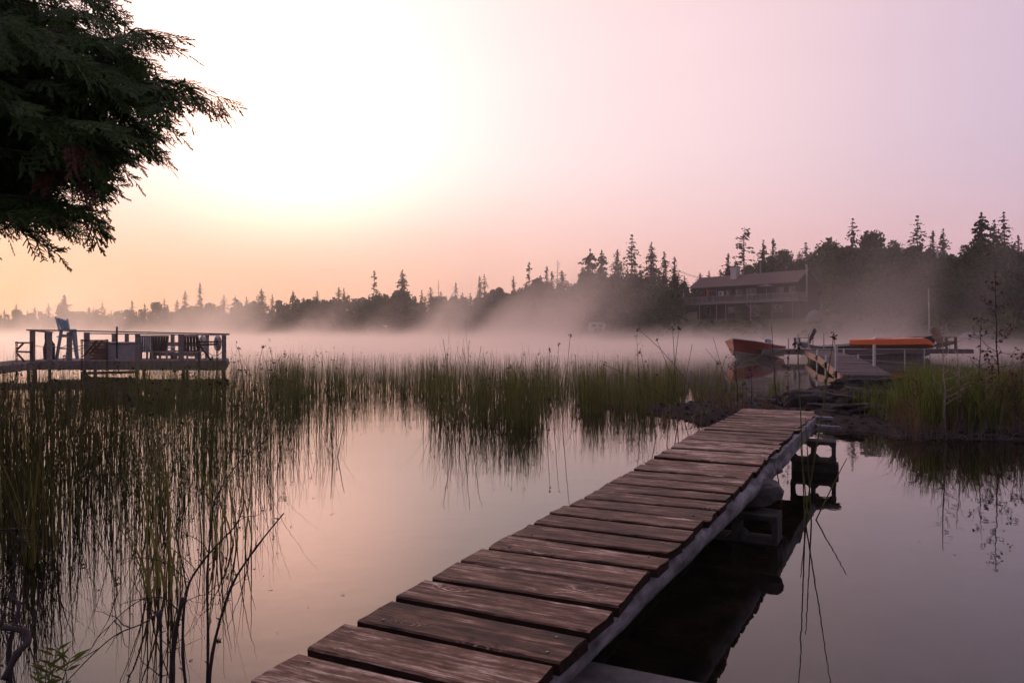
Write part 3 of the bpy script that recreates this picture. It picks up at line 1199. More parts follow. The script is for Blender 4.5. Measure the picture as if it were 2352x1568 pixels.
M["blackmetal"] = mat("dark metal", (0.05, 0.042, 0.045), (0.025, 0.02, 0.02), scale=20, rough=.6, bump=.1)
M["whitering"] = mat("white foam ring", (0.52, 0.48, 0.48), (0.40, 0.36, 0.36), scale=6, rough=.7, bump=.1)
M["rope"] = mat("rope", (0.33, 0.28, 0.26), (0.18, 0.15, 0.14), scale=60, rough=.95, bump=.3, bdist=.004)
M["darkcover"] = mat("dark tarpaulin", (0.09, 0.07, 0.08), (0.045, 0.035, 0.04), scale=5, rough=.8, bump=.6, bdist=.05)
M["redcrate"] = mat("reddish crate boards", (0.20, 0.11, 0.095), (0.10, 0.055, 0.05), scale=6, stretch=(1, 1, 4), rough=.9)

FD, BD = 25.0, 27.6                                # front and back edge distances of the deck


def fz(px):
    return float(np.interp(px, [0, 110, 520], [0.508, 0.50, 0.475]))


deck = thing("lake_deck", P(290, 858, FD), "railed grey wooden deck standing in the lake on posts", "deck")
xl, xr = (66 - 1176) / K * FD, (521 - 1176) / K * FD
nb_ = 18
pk = MB().box((0, 0, 0), ((xr - xl), .138, .035), bev=.004).mesh("floor_plank", M["palewood"])
for i in range(nb_):
    o = bpy.data.objects.new("floor_plank", pk)
    y = FD + .07 + i * .146
    o.location = Vector(((xl + xr) / 2 + .0 * i + (y - FD) * -.36, y, .49 - .0175 + random.gauss(0, .002))) - deck.location
    link(o, deck)
b = MB()
b.bar((xl, FD - .03, .335), (xr, FD - .03, .315), .045, .285)
b.build("front_fascia", M["greywood"], deck)
b = MB()
b.bar((xl - .95, BD + .1, .37), (xr - .95, BD + .1, .35), .045, .2)
b.build("back_fascia", M["greywood"], deck)
b = MB()
b.bar((xr + .02, FD, .36), (xr - .93, BD + .08, .36), .045, .2)
b.build("side_fascia", M["greywood"], deck)
b = MB()
b.bar(P(186, 857, FD + .1), P(316, 854, FD + .1), .05, .09)
b.build("lower_beam", M["greywood"], deck)
for px in (75, 190, 312, 420, 512):
    for dd in (.3, 2.3):
        b = MB()
        x = (px - 1176) / K * FD - dd * .36
        b.tube([(x, FD + dd, -1.0), (x, FD + dd, .44)], .055, 8)
        b.build("pile", M["greywood"], deck)
# rails: (px0, px1 of the post, top of rail there)


def rail_y(px):
    return 757.5 + (px - 61) * (767 - 757.5) / 461


for px, w_ in ((72, 10), (111, 10), (157, 10), (197, 11), (314, 9.5), (414, 11), (513, 8.5)):
    x = (px - 1176) / K * FD
    zt = P(px, rail_y(px) + 3, FD).z
    wm = w_ / K * FD
    b = MB().box((x, FD + .06, (fz(px) + zt) / 2 - .03), (wm, .09, zt - fz(px) + .06), bev=.006)
    b.build("rail_post", M["greywood"], deck)
for px in (262, 292, 397, 476):
    x = (px - 1176) / K * BD
    zt = P(px, rail_y(px) + 4, BD).z
    b = MB().box((x, BD - .02, (.49 + zt) / 2), (.115, .09, zt - .49), bev=.006)
    b.build("rail_post", M["greywood"], deck)
b = MB()
b.bar(P(60, rail_y(60), FD - .02) + Vector((0, .07, 0)), P(524, rail_y(524), FD - .02) + Vector((0, .07, 0)), .15, .042, bev=.005)
b.build("top_rail", M["greywood"], deck)
b = MB()
b.bar(P(205, 765.5, BD), P(497, 769.5, BD), .14, .04, bev=.005)
b.build("top_rail", M["greywood"], deck)
b = MB()
b.bar(P(66, rail_y(66) + 1, FD) + Vector((0, .1, 0)), P(118, 763, BD), .14, .04, bev=.005)
b.build("top_rail", M["greywood"], deck)
b = MB()
b.bar(P(518, rail_y(518) + 1, FD) + Vector((0, .1, 0)), P(482, 769, BD), .14, .04, bev=.005)
b.build("top_rail", M["greywood"], deck)
# sagging ropes between the posts
for (p0, p1, sag) in ((P(72, 790, FD), P(111, 795, FD), .04), (P(116, 790, FD + .05), P(157, 790, FD + .05), .12), (P(163, 787, FD), P(197, 789, FD), .1), (P(163, 805, FD), P(193, 798, FD), .04),
                      (P(480, 785, BD - .3), P(512, 779, FD), .12), (P(478, 808, BD - .4), P(512, 806, FD), .14), (P(418, 812, FD), P(474, 810, FD + .9), .1)):
    b = MB()
    b.tube([p0.lerp(p1, t / 8) - Vector((0, 0, 4 * sag * t / 8 * (1 - t / 8))) for t in range(9)], .011, 5)
    b.build("rope", M["rope"], deck)

# gangway from the left
gw = thing("gangway", P(-60, 850, 23.6), "pale plank gangway sloping from the left bank onto the lake deck", "gangway")
ga, gb = P(-330, 884, 19.0), P(118, 827.5, FD + .5)
gd = (gb - ga)
gn = Vector((gd.y, -gd.x, 0)).normalized()
ng_ = 44
gp = MB().box((0, 0, 0), (gd.length / ng_ - .012, 1.25, .035)).mesh("plank", M["palewood"])
for i in range(ng_):
    o = bpy.data.objects.new("plank", gp)
    c = ga.lerp(gb, (i + .5) / ng_) - gn * .62
    o.location = c - gw.location
    o.rotation_euler = (0, 0, math.atan2(gd.y, gd.x))
    link(o, gw)
for off in (.02, -1.26):
    b = MB()
    b.bar(ga + gn * off - Vector((0, 0, .115)), gb + gn * off - Vector((0, 0, .115)), .05, .19)
    b.build("stringer", M["greywood"], gw)
for t_ in (.25, .6, .85):
    b = MB()
    c = ga.lerp(gb, t_)
    b.tube([(c.x, c.y, -1), (c.x, c.y, c.z - .03)], .05, 8)
    b.build("pile", M["greywood"], gw)


# perforated angle-iron frames that hold the floats
def iron_frame(pxa, pxb, ytop, ybot, d, label, brace):
    t = thing("iron_frame", P(pxa, ybot, d), label, "frame", "rusty iron frames at the deck edge")
    for px in (pxa, pxb):
        a, c = P(px, ybot, d), P(px, ytop, d)
        b = MB()
        n = max(4, int((c.z - a.z) / .085))
        wv = .062
        # upright of short plates with open holes between them
        b.bar(a + Vector((-wv * .4, 0, 0)), c + Vector((-wv * .4, 0, 0)), .012, .020)
        b.bar(a + Vector((wv * .4, 0, 0)), c + Vector((wv * .4, 0, 0)), .012, .020)
        for i in range(n + 1):
            z = a.z + (c.z - a.z) * i / n
            b.box((a.x, a.y, z), (wv, .012, .052))
        b.build("upright", M["rust"], t)
    b = MB()
    b.bar(P(pxa - 2, ytop + 1, d), P(pxb + 2, ytop + 1, d), .06, .05)
    b.build("crossbar", M["rust"], t)
    for (q0, q1) in brace:
        b = MB()
        b.bar(P(*q0, d), P(*q1, d), .03, .055)
        b.build("brace", M["rust"], t)
    return t


iron_frame(38, 73, 786, 862, FD - .15, "rusty perforated iron frame at the deck's left corner", [((39, 803), (54, 788)), ((40, 812), (60, 834)), ((37, 807), (72, 808.5))])
iron_frame(188, 246, 781, 905, FD - .25, "tall rusty iron frame reaching down into the water before the crate", [((192, 818), (222, 783)), ((206, 812), (236, 782)), ((190, 852), (226, 884))])
iron_frame(457, 499, 784, 866, FD - .2, "rusty iron frame at the deck's right end before the white rings", [((459, 793), (485, 828)), ((457, 792), (499, 790.5))])

pole = thing("mooring_pole", P(268.5, 826, FD - .2), "thin dark upright pole before the grey storage box", "pole")
b = MB()
b.tube([P(268.5, 826, FD - .2), P(268.5, 750, FD - .2)], .030, 8)
b.build("shaft", M["blackmetal"], pole)
b = MB()
b.tube([P(268.5, 827, FD - .2), P(268.5, 823.5, FD - .2)], .05, 10)
b.build("foot_plate", M["whitering"], pole)

# storage box
bx = thing("storage_box", P(273, 827, FD + .8), "grey lidded storage box standing on the lake deck", "box")
d = FD + .75
p0, p1 = P(238, 826, d), P(309, 790, d)
b = MB().box(((p0.x + p1.x) / 2, d + .28, (p0.z + p1.z) / 2), (p1.x - p0.x, .55, p1.z - p0.z), bev=.015)
b.build("body", M["greypaint"], bx)
b = MB().box(((p0.x + p1.x) / 2, d + .28, p1.z + .035), (p1.x - p0.x + .06, .62, .07), bev=.02)
b.build("lid", M["greypaint"], bx)
# reddish crate with braces
cr_ = thing("wooden_crate", P(222, 826, FD + .5), "reddish boarded crate left of the grey storage box", "crate")
d = FD + .55
p0, p1 = P(205, 826, d), P(238, 784, d)
nbd = 6
for i in range(nbd):
    h = (p1.z - p0.z) / nbd
    b = MB().box(((p0.x + p1.x) / 2, d + .2, p0.z + h * (i + .5)), (p1.x - p0.x, .4, h - .008))
    b.build("board", M["redcrate"], cr_)
# dark covered bundle at the left
cv = thing("covered_grill", P(116, 826, FD + .9), "dark tarpaulin-covered bundle behind the deck's left posts", "grill")
rows = []
for (yy, r0, dx) in ((828, .165, 0), (812, .17, 0), (800, .175, .0), (790, .15, .01), (782, .10, -.02), (774, .10, -.04), (764, .085, -.05), (761, .03, -.05)):
    c = P(113, yy, FD + .9)
    rows.append([(c.x + dx + (r0 * 1.05 + .01 * math.sin(a * 5 + yy)) * math.cos(a), c.y + r0 * math.sin(a), c.z) for a in [k * math.pi / 8 for k in range(17)]])
b = MB().grid(rows)
b.build("cover", M["darkcover"], cv, True)
b = MB()
for px in (106, 120):
    b.tube([P(px, 828, FD + .9), P(px, 818, FD + .9)], .03, 6)
b.build("foot", M["blackmetal"], cv)


# tall blue chair
def tall_chair():
    d = FD + 1.0
    t = thing("tall_chair", P(152, 826, d), "tall faded-blue bar chair with slatted back looking over the rail", "chair")
    b = MB()
    for i in range(5):                                   # slats of the back
        x0, x1 = 134.5 + i * 4.3, 139.0 + i * 4.3
        y_off = i * .035
        sb = MB()
        a, c = P((x0 + x1) / 2 - 3, 730.5 + i * 1.2, d + .28 + y_off), P((x0 + x1) / 2 + 5.5, 757.5 + i * .3, d + .05 + y_off)
        sb.bar(a, c, .056, .018, up=(0, 1, .2))
        sb.build("back_slat", M["bluepaint"], t)
    for (q, dd) in (((127.5, 728.5), 0.0), ((154, 733), .0)):
        sb = MB()
        if dd == 0 and q[0] < 140:
            pts = [P(127.5, 729, d + .3), P(130, 727.6, d + .28), P(137.5, 757.5, d), P(141, 757.5, d + .3)]
            sb.bar(P(129, 729, d + .28), P(136.5, 758, d + .02), .10, .03, up=(1, 0, .2))
        else:
            sb.bar(P(155, 733, d + .4), P(159, 757, d + .1), .07, .03, up=(1, 0, .2))
        sb.build("back_post", M["bluepaint"], t)
    b = MB()
    b.bar(P(135, 757.5, d - .05), P(172, 757, d - .05), .16, .035)
    b.build("arm", M["bluepaint"], t)
    b = MB()
    b.bar(P(140, 757.5, d + .5), P(174, 757.5, d + .5), .12, .035)
    b.build("arm", M["bluepaint"], t)
    b = MB().box(P(152, 773, d + .25), (.36, .5, .04))
    b.build("seat", M["bluepaint"], t)
    b = MB().bar(P(142, 771, d - .03), P(166, 771, d - .03), .03, .10)
    b.build("seat_apron", M["bluepaint"], t)
    for (a, c, dd) in (((141, 758), (129.5, 827), 0), ((163, 758), (153, 827), .5), ((167, 758), (176, 818), 0), ((172, 758), (178, 827), .5)):
        sb = MB().bar(P(*c, d + dd), P(*a, d + dd), .04, .095, up=(1, 0, 0))
        sb.build("leg", M["bluepaint"], t)
    sb = MB().bar(P(134, 800, d), P(171, 800.5, d), .03, .05)
    sb.build("foot_rest", M["bluepaint"], t)


tall_chair()


def low_chair(px0, px1, d, label, backmat, seatmat, lean=5):
    t = thing("deck_chair", P((px0 + px1) / 2, 826, d), label, "chair", "low chairs on the lake deck")
    w = (px1 - px0) / K * d
    b = MB()
    a0, a1 = P(px0 - lean * .2, 806, d), P(px1 - lean, 806, d)
    c0, c1 = P(px0, 772, d - .25), P(px1, 772, d - .25)
    n = 6
    for i in range(n):
        u0, u1 = i / n + .012, (i + 1) / n - .012
        s = MB().bar(a0.lerp(a1, (u0 + u1) / 2), c0.lerp(c1, (u0 + u1) / 2), w / n - .012, .018, up=(0, 1, 0))
        s.build("back_slat", M[backmat], t)
    for (q0, q1) in ((a0, c0), (a1, c1)):
        s = MB().tube([q0, q1], .022, 6)
        s.build("back_frame", M[seatmat], t)
    s = MB().bar(c0, c1, .05, .05)
    s.build("back_rail", M[seatmat], t)
    s = MB().box(((a0.x + a1.x) / 2, d + .28, P(0, 807, d).z), (w * 1.05, .55, .05))
    s.build("seat", M[seatmat], t)
    for px in (px0, px1 - lean):
        s = MB().bar(P(px, 799, d - .05), P(px, 797, d) + Vector((0, .6, 0)), .06, .03)
        s.build("arm", M[seatmat], t)
        for dy in (.0, .55):
            q = P(px, 827, d)
            q2 = P(px, 799, d)
            s = MB().bar(Vector((q.x, q.y + dy, q.z)), Vector((q2.x, q2.y + dy, q2.z)), .05, .05)
            s.build("leg", M[seatmat], t)


low_chair(320, 350, FD + 1.0, "pale blue wooden deck chair right of the grey storage box", "bluepaint", "bluepaint", 0)
low_chair(350, 387, FD + .55, "dark woven-backed chair facing the lake beside the pale blue chair", "wicker", "greypaint", 4)
low_chair(414, 455, FD + .5, "dark woven-backed chair nearest the white life rings", "wicker", "greypaint", -3)
bn = thing("bench", P(400, 826, FD + 1.6), "long low grey bench behind the woven chairs on the deck", "bench")
d = FD + 1.7
b = MB().bar(P(345, 806, d), P(462, 806, d), .42, .05)
b.build("seat", M["greywood"], bn)
b = MB().bar(P(345, 813, d - .2), P(462, 813, d - .2), .03, .12)
b.build("apron", M["greywood"], bn)
b = MB().bar(P(372, 790, d + .25), P(458, 790, d + .25), .03, .14)
b.build("backrest", M["greywood"], bn)
for px in (352, 400, 455):
    b = MB().box((P(px, 0, d).x, d, (.49 + P(0, 809, d).z) / 2), (.08, .36, P(0, 809, d).z - .49))
    b.build("leg", M["greywood"], bn)
for (px, dd, w, lab) in ((465, 1.4, .62, "white life ring hanging behind the right iron frame"), (500, .6, .62, "white life ring hanging nearest the deck's right corner")):
    d = FD + dd
    c = P(px, 788, d)
    b = MB()
    b.ring(c, .205, .062, 28, 10, Matrix.Rotation(R(-52), 3, "Z"))
    o = b.build("life_ring", M["whitering"], None, True)
    props(o, lab, "life ring", "life rings on the deck")

# ------------------------------------------------------------------ the far dock on the right with its boats
M["dockwood"] = mat("dark dock boards", (0.185, 0.145, 0.145), (0.085, 0.065, 0.066), scale=6, stretch=(1, 5, 5), rough=.85)
M["newwood"] = mat("fresh sawn lumber", (0.36, 0.245, 0.19), (0.24, 0.155, 0.12), scale=5, stretch=(1, 4, 4), rough=.85, bump=.2)
M["steel"] = mat("galvanised pipe", (0.42, 0.38, 0.39), (0.26, 0.23, 0.24), scale=14, rough=.5, bump=.1, metal=.35)
M["redhull"] = mat("red boat paint", (0.46, 0.05, 0.035), (0.36, 0.036, 0.028), scale=3, rough=.4, bump=.05, spec=.5)
M["whitehull"] = mat("white boat paint", (0.62, 0.56, 0.53), (0.46, 0.40, 0.38), scale=3, rough=.45, bump=.05)
M["bluehull"] = mat("navy boat paint", (0.035, 0.035, 0.065), (0.022, 0.022, 0.04), scale=3, rough=.4, bump=.05, spec=.5)
M["boatin"] = mat("boat interior", (0.20, 0.17, 0.17), (0.12, 0.10, 0.10), scale=4, rough=.8, bump=.1)
M["orange"] = mat("orange plastic", (0.95, 0.19, 0.04), (0.85, 0.15, 0.03), scale=3, rough=.45, bump=.05, spec=.4)
M["orange_shade"] = mat("shade-darkened orange keel", (0.40, 0.055, 0.02), (0.26, 0.04, 0.02), scale=6, rough=.6, bump=.1)  # shading of the lower hull painted in as a darker orange
M["oldchair"] = mat("weathered chair slats", (0.22, 0.17, 0.165), (0.12, 0.09, 0.09), scale=8, stretch=(4, 4, .6), rough=.9)
M["motor"] = mat("motor cowling", (0.50, 0.50, 0.55), (0.40, 0.40, 0.45), scale=4, rough=.4, bump=.03)

DA, DB = Vector((9.75, 21.3, .20)), Vector((16.2, 41.0, .50))
dk = thing("far_dock", (13, 31, 0), "long dark plank dock on steel pipes running out to the orange canoe", "dock")
ddv = (DB - DA)
dl_ = ddv.length
dx_ = ddv.normalized()
dn_ = Vector((dx_.y, -dx_.x, 0)).normalized()
nD = 90
me_ = MB().box((0, 0, 0), (dl_ / nD - .010, 1.32, .04)).mesh("deck_plank", M["dockwood"])
for i in range(nD):
    t = (i + .5) / nD
    c = DA.lerp(DB, t)
    c.z = .20 + .30 * min(1, t * 2.2) ** .8 if t < .45 else .50
    o = bpy.data.objects.new("deck_plank", me_)
    o.location = c - Vector((0, 0, .02)) - dk.location + Vector((0, 0, random.gauss(0, .004)))
    o.rotation_euler = (random.gauss(0, .006), 0, math.atan2(dx_.y, dx_.x) + random.gauss(0, .003))
    link(o, dk)


def dock_z(t):
    return .20 + .30 * min(1, t * 2.2) ** .8 if t < .45 else .50


for side, mt, nm in ((-.655, "newwood", "side_board"), (.655, "dockwood", "side_board")):
    b = MB()
    rows_t, rows_b = [], []
    for i in range(15):
        t = i / 14
        c = DA.lerp(DB, t) + dn_ * side
        zz = dock_z(t) - .03
        rows_t.append(Vector((c.x, c.y, zz)))
    for i in range(14):
        p, q = rows_t[i], rows_t[i + 1]
        b.bar(p - Vector((0, 0, .12)), q - Vector((0, 0, .12)), .045, .26)
    o = b.build(nm, M[mt], dk)
    if mt == "newwood":
        o["label"] = "pale fresh lumber side board"
b = MB()
e = DA + dx_ * .03
b.bar(e - dn_ * .5 - Vector((0, 0, .09)), e + dn_ * .66 - Vector((0, 0, .09)), .05, .14)
b.build("end_board", M["dockwood"], dk)
# splintered corner
b = MB()
rs = random.Random(8)
c0 = DA - dn_ * .60
for i in range(16):
    q = c0 + dn_ * rs.uniform(-.08, .12) + Vector((0, 0, rs.uniform(-.32, -.05))) + dx_ * rs.uniform(-.1, .1)
    b.bar(q, q + Vector((rs.gauss(.05, .05), -.06, rs.uniform(.08, .26))), rs.uniform(.02, .06), .02)
b.build("splintered_corner", M["newwood"], dk)
# the head of the T
PZ = .55
hx0, hx1 = 13.2, 24.4
nH = 70
me_ = MB().box((0, 0, 0), ((hx1 - hx0) / nH - .010, 2.5, .04)).mesh("head_plank", M["dockwood"])
for i in range(nH):
    o = bpy.data.objects.new("deck_plank", me_)
    o.location = Vector((hx0 + (hx1 - hx0) * (i + .5) / nH, 42.3, PZ - .02 + random.gauss(0, .003) + .012 * i / nH)) - dk.location
    link(o, dk)
for (a, c, mt) in (((hx0, 41.02, .40), (15.4, 41.02, .40), "dockwood"), ((15.42, 41.0, .42), (15.85, 41.0, .42), "newwood"), ((17.0, 41.02, .43), (hx1, 41.02, .45), "dockwood"),
                   ((hx0, 43.6, .42), (hx1, 43.6, .44), "dockwood")):
    b = MB().bar(a, c, .05, .22)
    b.build("head_fascia", M[mt], dk)
# pipes: (px, top y, distance, radius)
for (px, yt, d, r) in ((1811, 776, 41, .035), (1833, 768, 40.9, .035), (1857, 766, 40.9, .038), (1867, 776, 43.7, .034), (1892, 765, 43.7, .034), (1917, 764, 43.7, .034),
                       (1877, 803, 31.2, .034), (1897, 814, 26.4, .034), (1921, 791, 22.6, .042), (2008, 791, 24.3, .042), (1971, 813, 28.5, .034), (1938, 800, 33.2, .034),
                       (2078, 803, 40.9, .03), (2123, 802, 40.9, .03)):
    top = P(px, yt, d)
    b = MB()
    b.tube([(top.x, top.y, -1.05), (top.x, top.y, top.z)], r, 10)
    pp = b.build("pipe_post", M["steel"], dk, True)
    if d < 41.5 and px < 2050:
        zz = dock_z((d - 21.3) / 19.7) - .10 if d < 40 else .43
        b = MB().box((top.x, top.y, zz), (r * 3.2, r * 3.4, .20), bev=.01)
        b.box((top.x - r * 2.4, top.y - .02, zz), (.10, .03, .03))
        b.build("bracket", M["blackmetal"], pp)
# white step on the head
b = MB().box((15.55, 41.5, .60), (.72, .42, .06))
b.build("step", M["whitehull"], dk)


def hull_boat(name, stem, stern, beam, zbow, zstern, hullmat, lowmat, label, draft=-.06, motor=True, chine=.38, motor_h=.5, flare=.25):
    """open outboard boat: stem forward, flared sides, transom aft"""
    stem, stern = Vector(stem), Vector(stern)
    ax = Vector((stem.x - stern.x, stem.y - stern.y, 0))
    L = ax.length
    ax.normalize()
    sd = Vector((ax.y, -ax.x, 0))
    t = thing(name, (stern.x + ax.x * L / 2, stern.y + ax.y * L / 2, 0), label, "boat", "boats at the far dock")
    n = 18
    gun, chn, keel, inn = {1: [], -1: []}, {1: [], -1: []}, [], {1: [], -1: []}
    for i in range(n + 1):
        u = i / n
        w = beam / 2 * (1 - max(0, (u - .45) / .55) ** 2.7) * (.94 + .06 * min(1, u / .3))
        zg = zstern + (zbow - zstern) * u ** 1.7
        c = Vector((stern.x, stern.y, 0)) + ax * (L * u)
        wc = w * (1 - flare * (0.5 + .5 * u)) * (1 - max(0, (u - .55) / .45) ** 1.6 * .75)
        zc = draft + (zg - draft) * chine * (.55 + .6 * u ** 2)
        kc = Vector((stern.x, stern.y, 0)) + ax * (L * u * (1 - .055 * max(0, (u - .6) / .4) ** 2) - .0)
        keel.append(Vector((kc.x, kc.y, draft - .08 + (.28 * max(0, (u - .72) / .28) ** 2.2))))
        for s in (1, -1):
            gun[s].append(c + sd * (s * w) + Vector((0, 0, zg)))
            cc = Vector((stern.x, stern.y, 0)) + ax * (L * u * (1 - .03 * u))
            chn[s].append(cc + sd * (s * wc) + Vector((0, 0, zc)))
            inn[s].append(c + sd * (s * max(0, w - .05)) + Vector((0, 0, zg - .015)))
    b = MB()
    for s in (1, -1):
        mid = [g.lerp(c, .5) + sd * (s * .02) for g, c in zip(gun[s], chn[s])]
        rows = [gun[s], mid, chn[s]]
        b.grid(rows if s > 0 else rows[::-1])
    b.add([gun[1][0], gun[-1][0], chn[-1][0], chn[1][0]], [(0, 1, 2, 3)])
    b.build("hull_side", M[hullmat], t, True)
    b = MB()
    for s in (1, -1):
        rows = [chn[s], keel]
        b.grid(rows if s > 0 else rows[::-1])
    b.add([chn[1][0], chn[-1][0], keel[0]], [(0, 1, 2)])
    b.build("hull_bottom", M[lowmat], t)
    for s in (1, -1):
        b = MB()
        b.tube([g + Vector((0, 0, .01)) for g in gun[s]], .032, 6)
        b.build("gunwale", M["whitehull"], t, True)
        b = MB()
        b.tube([c + sd * (s * .012) for c in chn[s]], .022, 5)
        b.build("spray_rail", M["whitehull"], t, True)
    b = MB()
    b.tube([gun[1][-1] + Vector((0, 0, .02)), chn[1][-1], keel[-1]], .022, 6)
    b.build("stem_band", M["steel"], t, True)
    b = MB()
    b.grid([[g - Vector((0, 0, .10)) for g in inn[1]], [(a + c_) / 2 - Vector((0, 0, .28)) for a, c_ in zip(inn[1], inn[-1])], [g - Vector((0, 0, .10)) for g in inn[-1]]])
    b.build("cockpit", M["boatin"], t)
    for u in (.3, .55):
        k = int(u * n)
        b = MB().bar(inn[1][k] - Vector((0, 0, .14)), inn[-1][k] - Vector((0, 0, .14)), .26, .05)
        b.build("thwart", M["boatin"], t)
    if motor:
        c = stern - ax * .10
        mb_ = MB()
        ctr = Vector((c.x, c.y, zstern + motor_h * .5 + .06))
        rot = Matrix((ax, sd, Vector((0, 0, 1)))).transposed()
        mb_.box(ctr, (.62, .36, motor_h * .62), rot, .09)
        cow = mb_.build("motor_cowling", M["motor"], t)
        mb_ = MB().box(ctr - Vector((0, 0, motor_h * .75)), (.20, .16, motor_h), rot, .03)
        mb_.build("motor_leg", M["blackmetal"], t)
        mb_ = MB().box(ctr + ax * .36 - Vector((0, 0, .0)), (.22, .06, .06), rot)
        mb_.build("tiller", M["blackmetal"], t)
    return t, gun, ax, sd


rb_, gun, ax, sd = hull_boat("motor_boat", (11.55, 40.6, 0), (15.2, 46.2, 0), 2.3, 1.12, .66, "redhull", "whitehull", "red motor boat with cream bottom and outboard moored left of the dock")
# mooring line to the dock head
a, c = P(1688, 805, 40.9), P(1760, 800, 40.9)
b = MB().tube([a.lerp(c, t / 10) - Vector((0, 0, .55 * 4 * .25 * (t / 5) * (2 - t / 5))) for t in range(11)], .018, 5)
props(b.build("mooring_rope", M["rope"], None), "pale mooring rope sagging from the red boat's bow to the dock", "rope")
hull_boat("motor_boat", (25.3, 46.2, 0), (17.6, 46.6, 0), 2.1, 1.36, .62, "bluehull", "bluehull", "dark navy boat with pale gunwale behind the orange canoe", motor=True, motor_h=.34)
# canopy-like grey cover on the navy boat
cvb = thing("engine_cover", (21.9, 46.5, .8), "grey humped cover on the navy boat behind the orange canoe", "cover")
rows = []
for i in range(9):
    a_ = math.pi * i / 8
    rows.append([(21.9 - .55 * math.cos(a_), 46.5 + .4 * math.sin(a_) * math.cos(f), .82 + .42 * math.sin(a_) * max(.0, math.sin(f))) for f in [k * math.pi / 8 for k in range(9)]])
MB().grid(rows).build("cover", M["motor"], cvb, True)


def canoe():
    """orange canoe lying level on the dock head"""
    cx, cyy, L = 20.45, 41.75, 4.55
    t = thing("canoe", (cx, cyy, .60), "bright orange canoe lying on the dock head", "canoe")
    n = 30
    gun, mid, low = {1: [], -1: []}, {1: [], -1: []}, []
    for i in range(n + 1):
        u = i / n * 2 - 1
        e_ = max(0, 1 - abs(u) ** 2.2)
        w = .44 * e_ ** .7 + .012
        x = cx + u * L / 2
        zg = 1.105 + .03 * u + .015 * math.sin(u * 3) - .34 * max(0, (u - .70) / .30) ** 1.7 - .03 * max(0, (-u - .75) / .25)
        zl = .605 + .075 * abs(u) ** 3
        zl = min(zl, zg - .03)
        for s in (1, -1):
            gun[s].append((x, cyy + s * w, zg))
            mid[s].append((x, cyy + s * (w * 1.05 + .004), zl + (zg - zl) * .40))
        low.append((cx + u * (L / 2 - .04), cyy, zl))
    b = MB()
    for s in (1, -1):
        rows = [gun[s], mid[s]]
        b.grid(rows if s > 0 else rows[::-1])
    b.build("hull", M["orange"], t, True)
    b = MB()
    for s in (1, -1):
        q = [tuple(Vector(m_).lerp(Vector(l_), .55) + Vector((0, s * .10, -.03))) for m_, l_ in zip(mid[s], low)]
        rows = [mid[s], q, low]
        b.grid(rows if s > 0 else rows[::-1])
    b.build("keel", M["orange_shade"], t, True)
    b = MB().grid([gun[1], [(g[0], cyy, g[2] + .035) for g in gun[1]], gun[-1]])
    b.build("deck", M["orange"], t, True)
    b = MB().box((cx - .5, cyy - .05, 1.125), (1.0, .3, .05), bev=.02)
    b.build("cockpit_rim", M["orange"], t)
    for x in (cx - 1.2, cx + 1.3):
        b = MB().bar((x, cyy - .45, .585), (x, cyy + .45, .585), .09, .05)
        b.build("skid", M["dockwood"], t)


canoe()


def adirondack(loc, rz, label, matn="oldchair", s=1.0):
    """slatted garden chair with a fanned back; local +Y is where it faces"""
    t = thing("adirondack_chair", loc, label, "chair", None, rz)
    t.scale = (s, s, s)

    def part(nm, b):
        link(bpy.data.objects.new(nm, b.mesh(nm, M[matn])), t)

    for i in range(7):
        u = (i - 3) / 3
        part("back_slat", MB().bar((u * .20, -.18, .26), (u * .30, -.50, 1.0 - .12 * u * u + .03), .085, .02, up=(0, 1, 0)))
    for i in range(6):
        part("seat_slat", MB().bar((-.27, .36 - i * .095, .37 - i * .022), (.27, .36 - i * .095, .37 - i * .022), .08, .02))
    for sx in (-1, 1):
        part("arm", MB().box((sx * .34, .02, .56), (.13, .74, .024), bev=.01))
        part("front_leg", MB().box((sx * .31, .36, .275), (.03, .12, .55)))
        part("side_rail", MB().bar((sx * .285, .42, .33), (sx * .285, -.62, .06), .03, .12))
        part("arm_bracket", MB().bar((sx * .335, .30, .50), (sx * .335, .36, .36), .03, .08))
    part("back_brace", MB().bar((-.33, -.36, .55), (.33, -.36, .55), .05, .05))
    return t


adirondack((16.05, 42.6, PZ), R(53), "weathered fan-backed wooden chair on the dock head behind the pipes", s=1.1)
adirondack((23.55, 42.3, PZ + .01), R(-82), "weathered slatted wooden chair at the far end of the dock head, right of the canoe", s=1.15)
mp = thing("tall_pole", (25.6, 47.5, 0), "tall thin pale pole standing beside the navy boat's bow", "pole")
MB().tube([(25.6, 47.5, -1.0), (25.5, 47.5, 4.15)], [.055, .04], 8).build("shaft", M["whitehull"], mp)
MB().tube([(25.5, 47.5, 4.14), (25.5, 47.5, 4.22)], [.05, .03], 8).build("cap", M["steel"], mp)

# ------------------------------------------------------------------ cottage and lakeside things on the far shore
M["roof"] = mat("brown shingles", (0.20, 0.135, 0.125), (0.14, 0.092, 0.087), scale=3, rough=.9, bump=.2, bdist=.05)
M["logwall"] = mat("dark brown siding", (0.075, 0.038, 0.038), (0.04, 0.022, 0.023), scale=3, stretch=(1, 1, 5), rough=.9, bump=.3, bdist=.04)
M["railwood"] = mat("grey balcony wood", (0.29, 0.235, 0.235), (0.19, 0.15, 0.15), scale=4, rough=.9)
M["chimney"] = mat("pale chimney brick", (0.50, 0.46, 0.48), (0.38, 0.34, 0.36), scale=4, rough=.9)
M["glass"] = mat("dark window glass", (0.02, 0.02, 0.025), (0.012, 0.012, 0.015), scale=2, rough=.08, bump=0, spec=.6)
M["whitetrim"] = mat("white trim paint", (0.62, 0.56, 0.60), (0.5, 0.45, 0.48), scale=4, rough=.6, bump=.05)
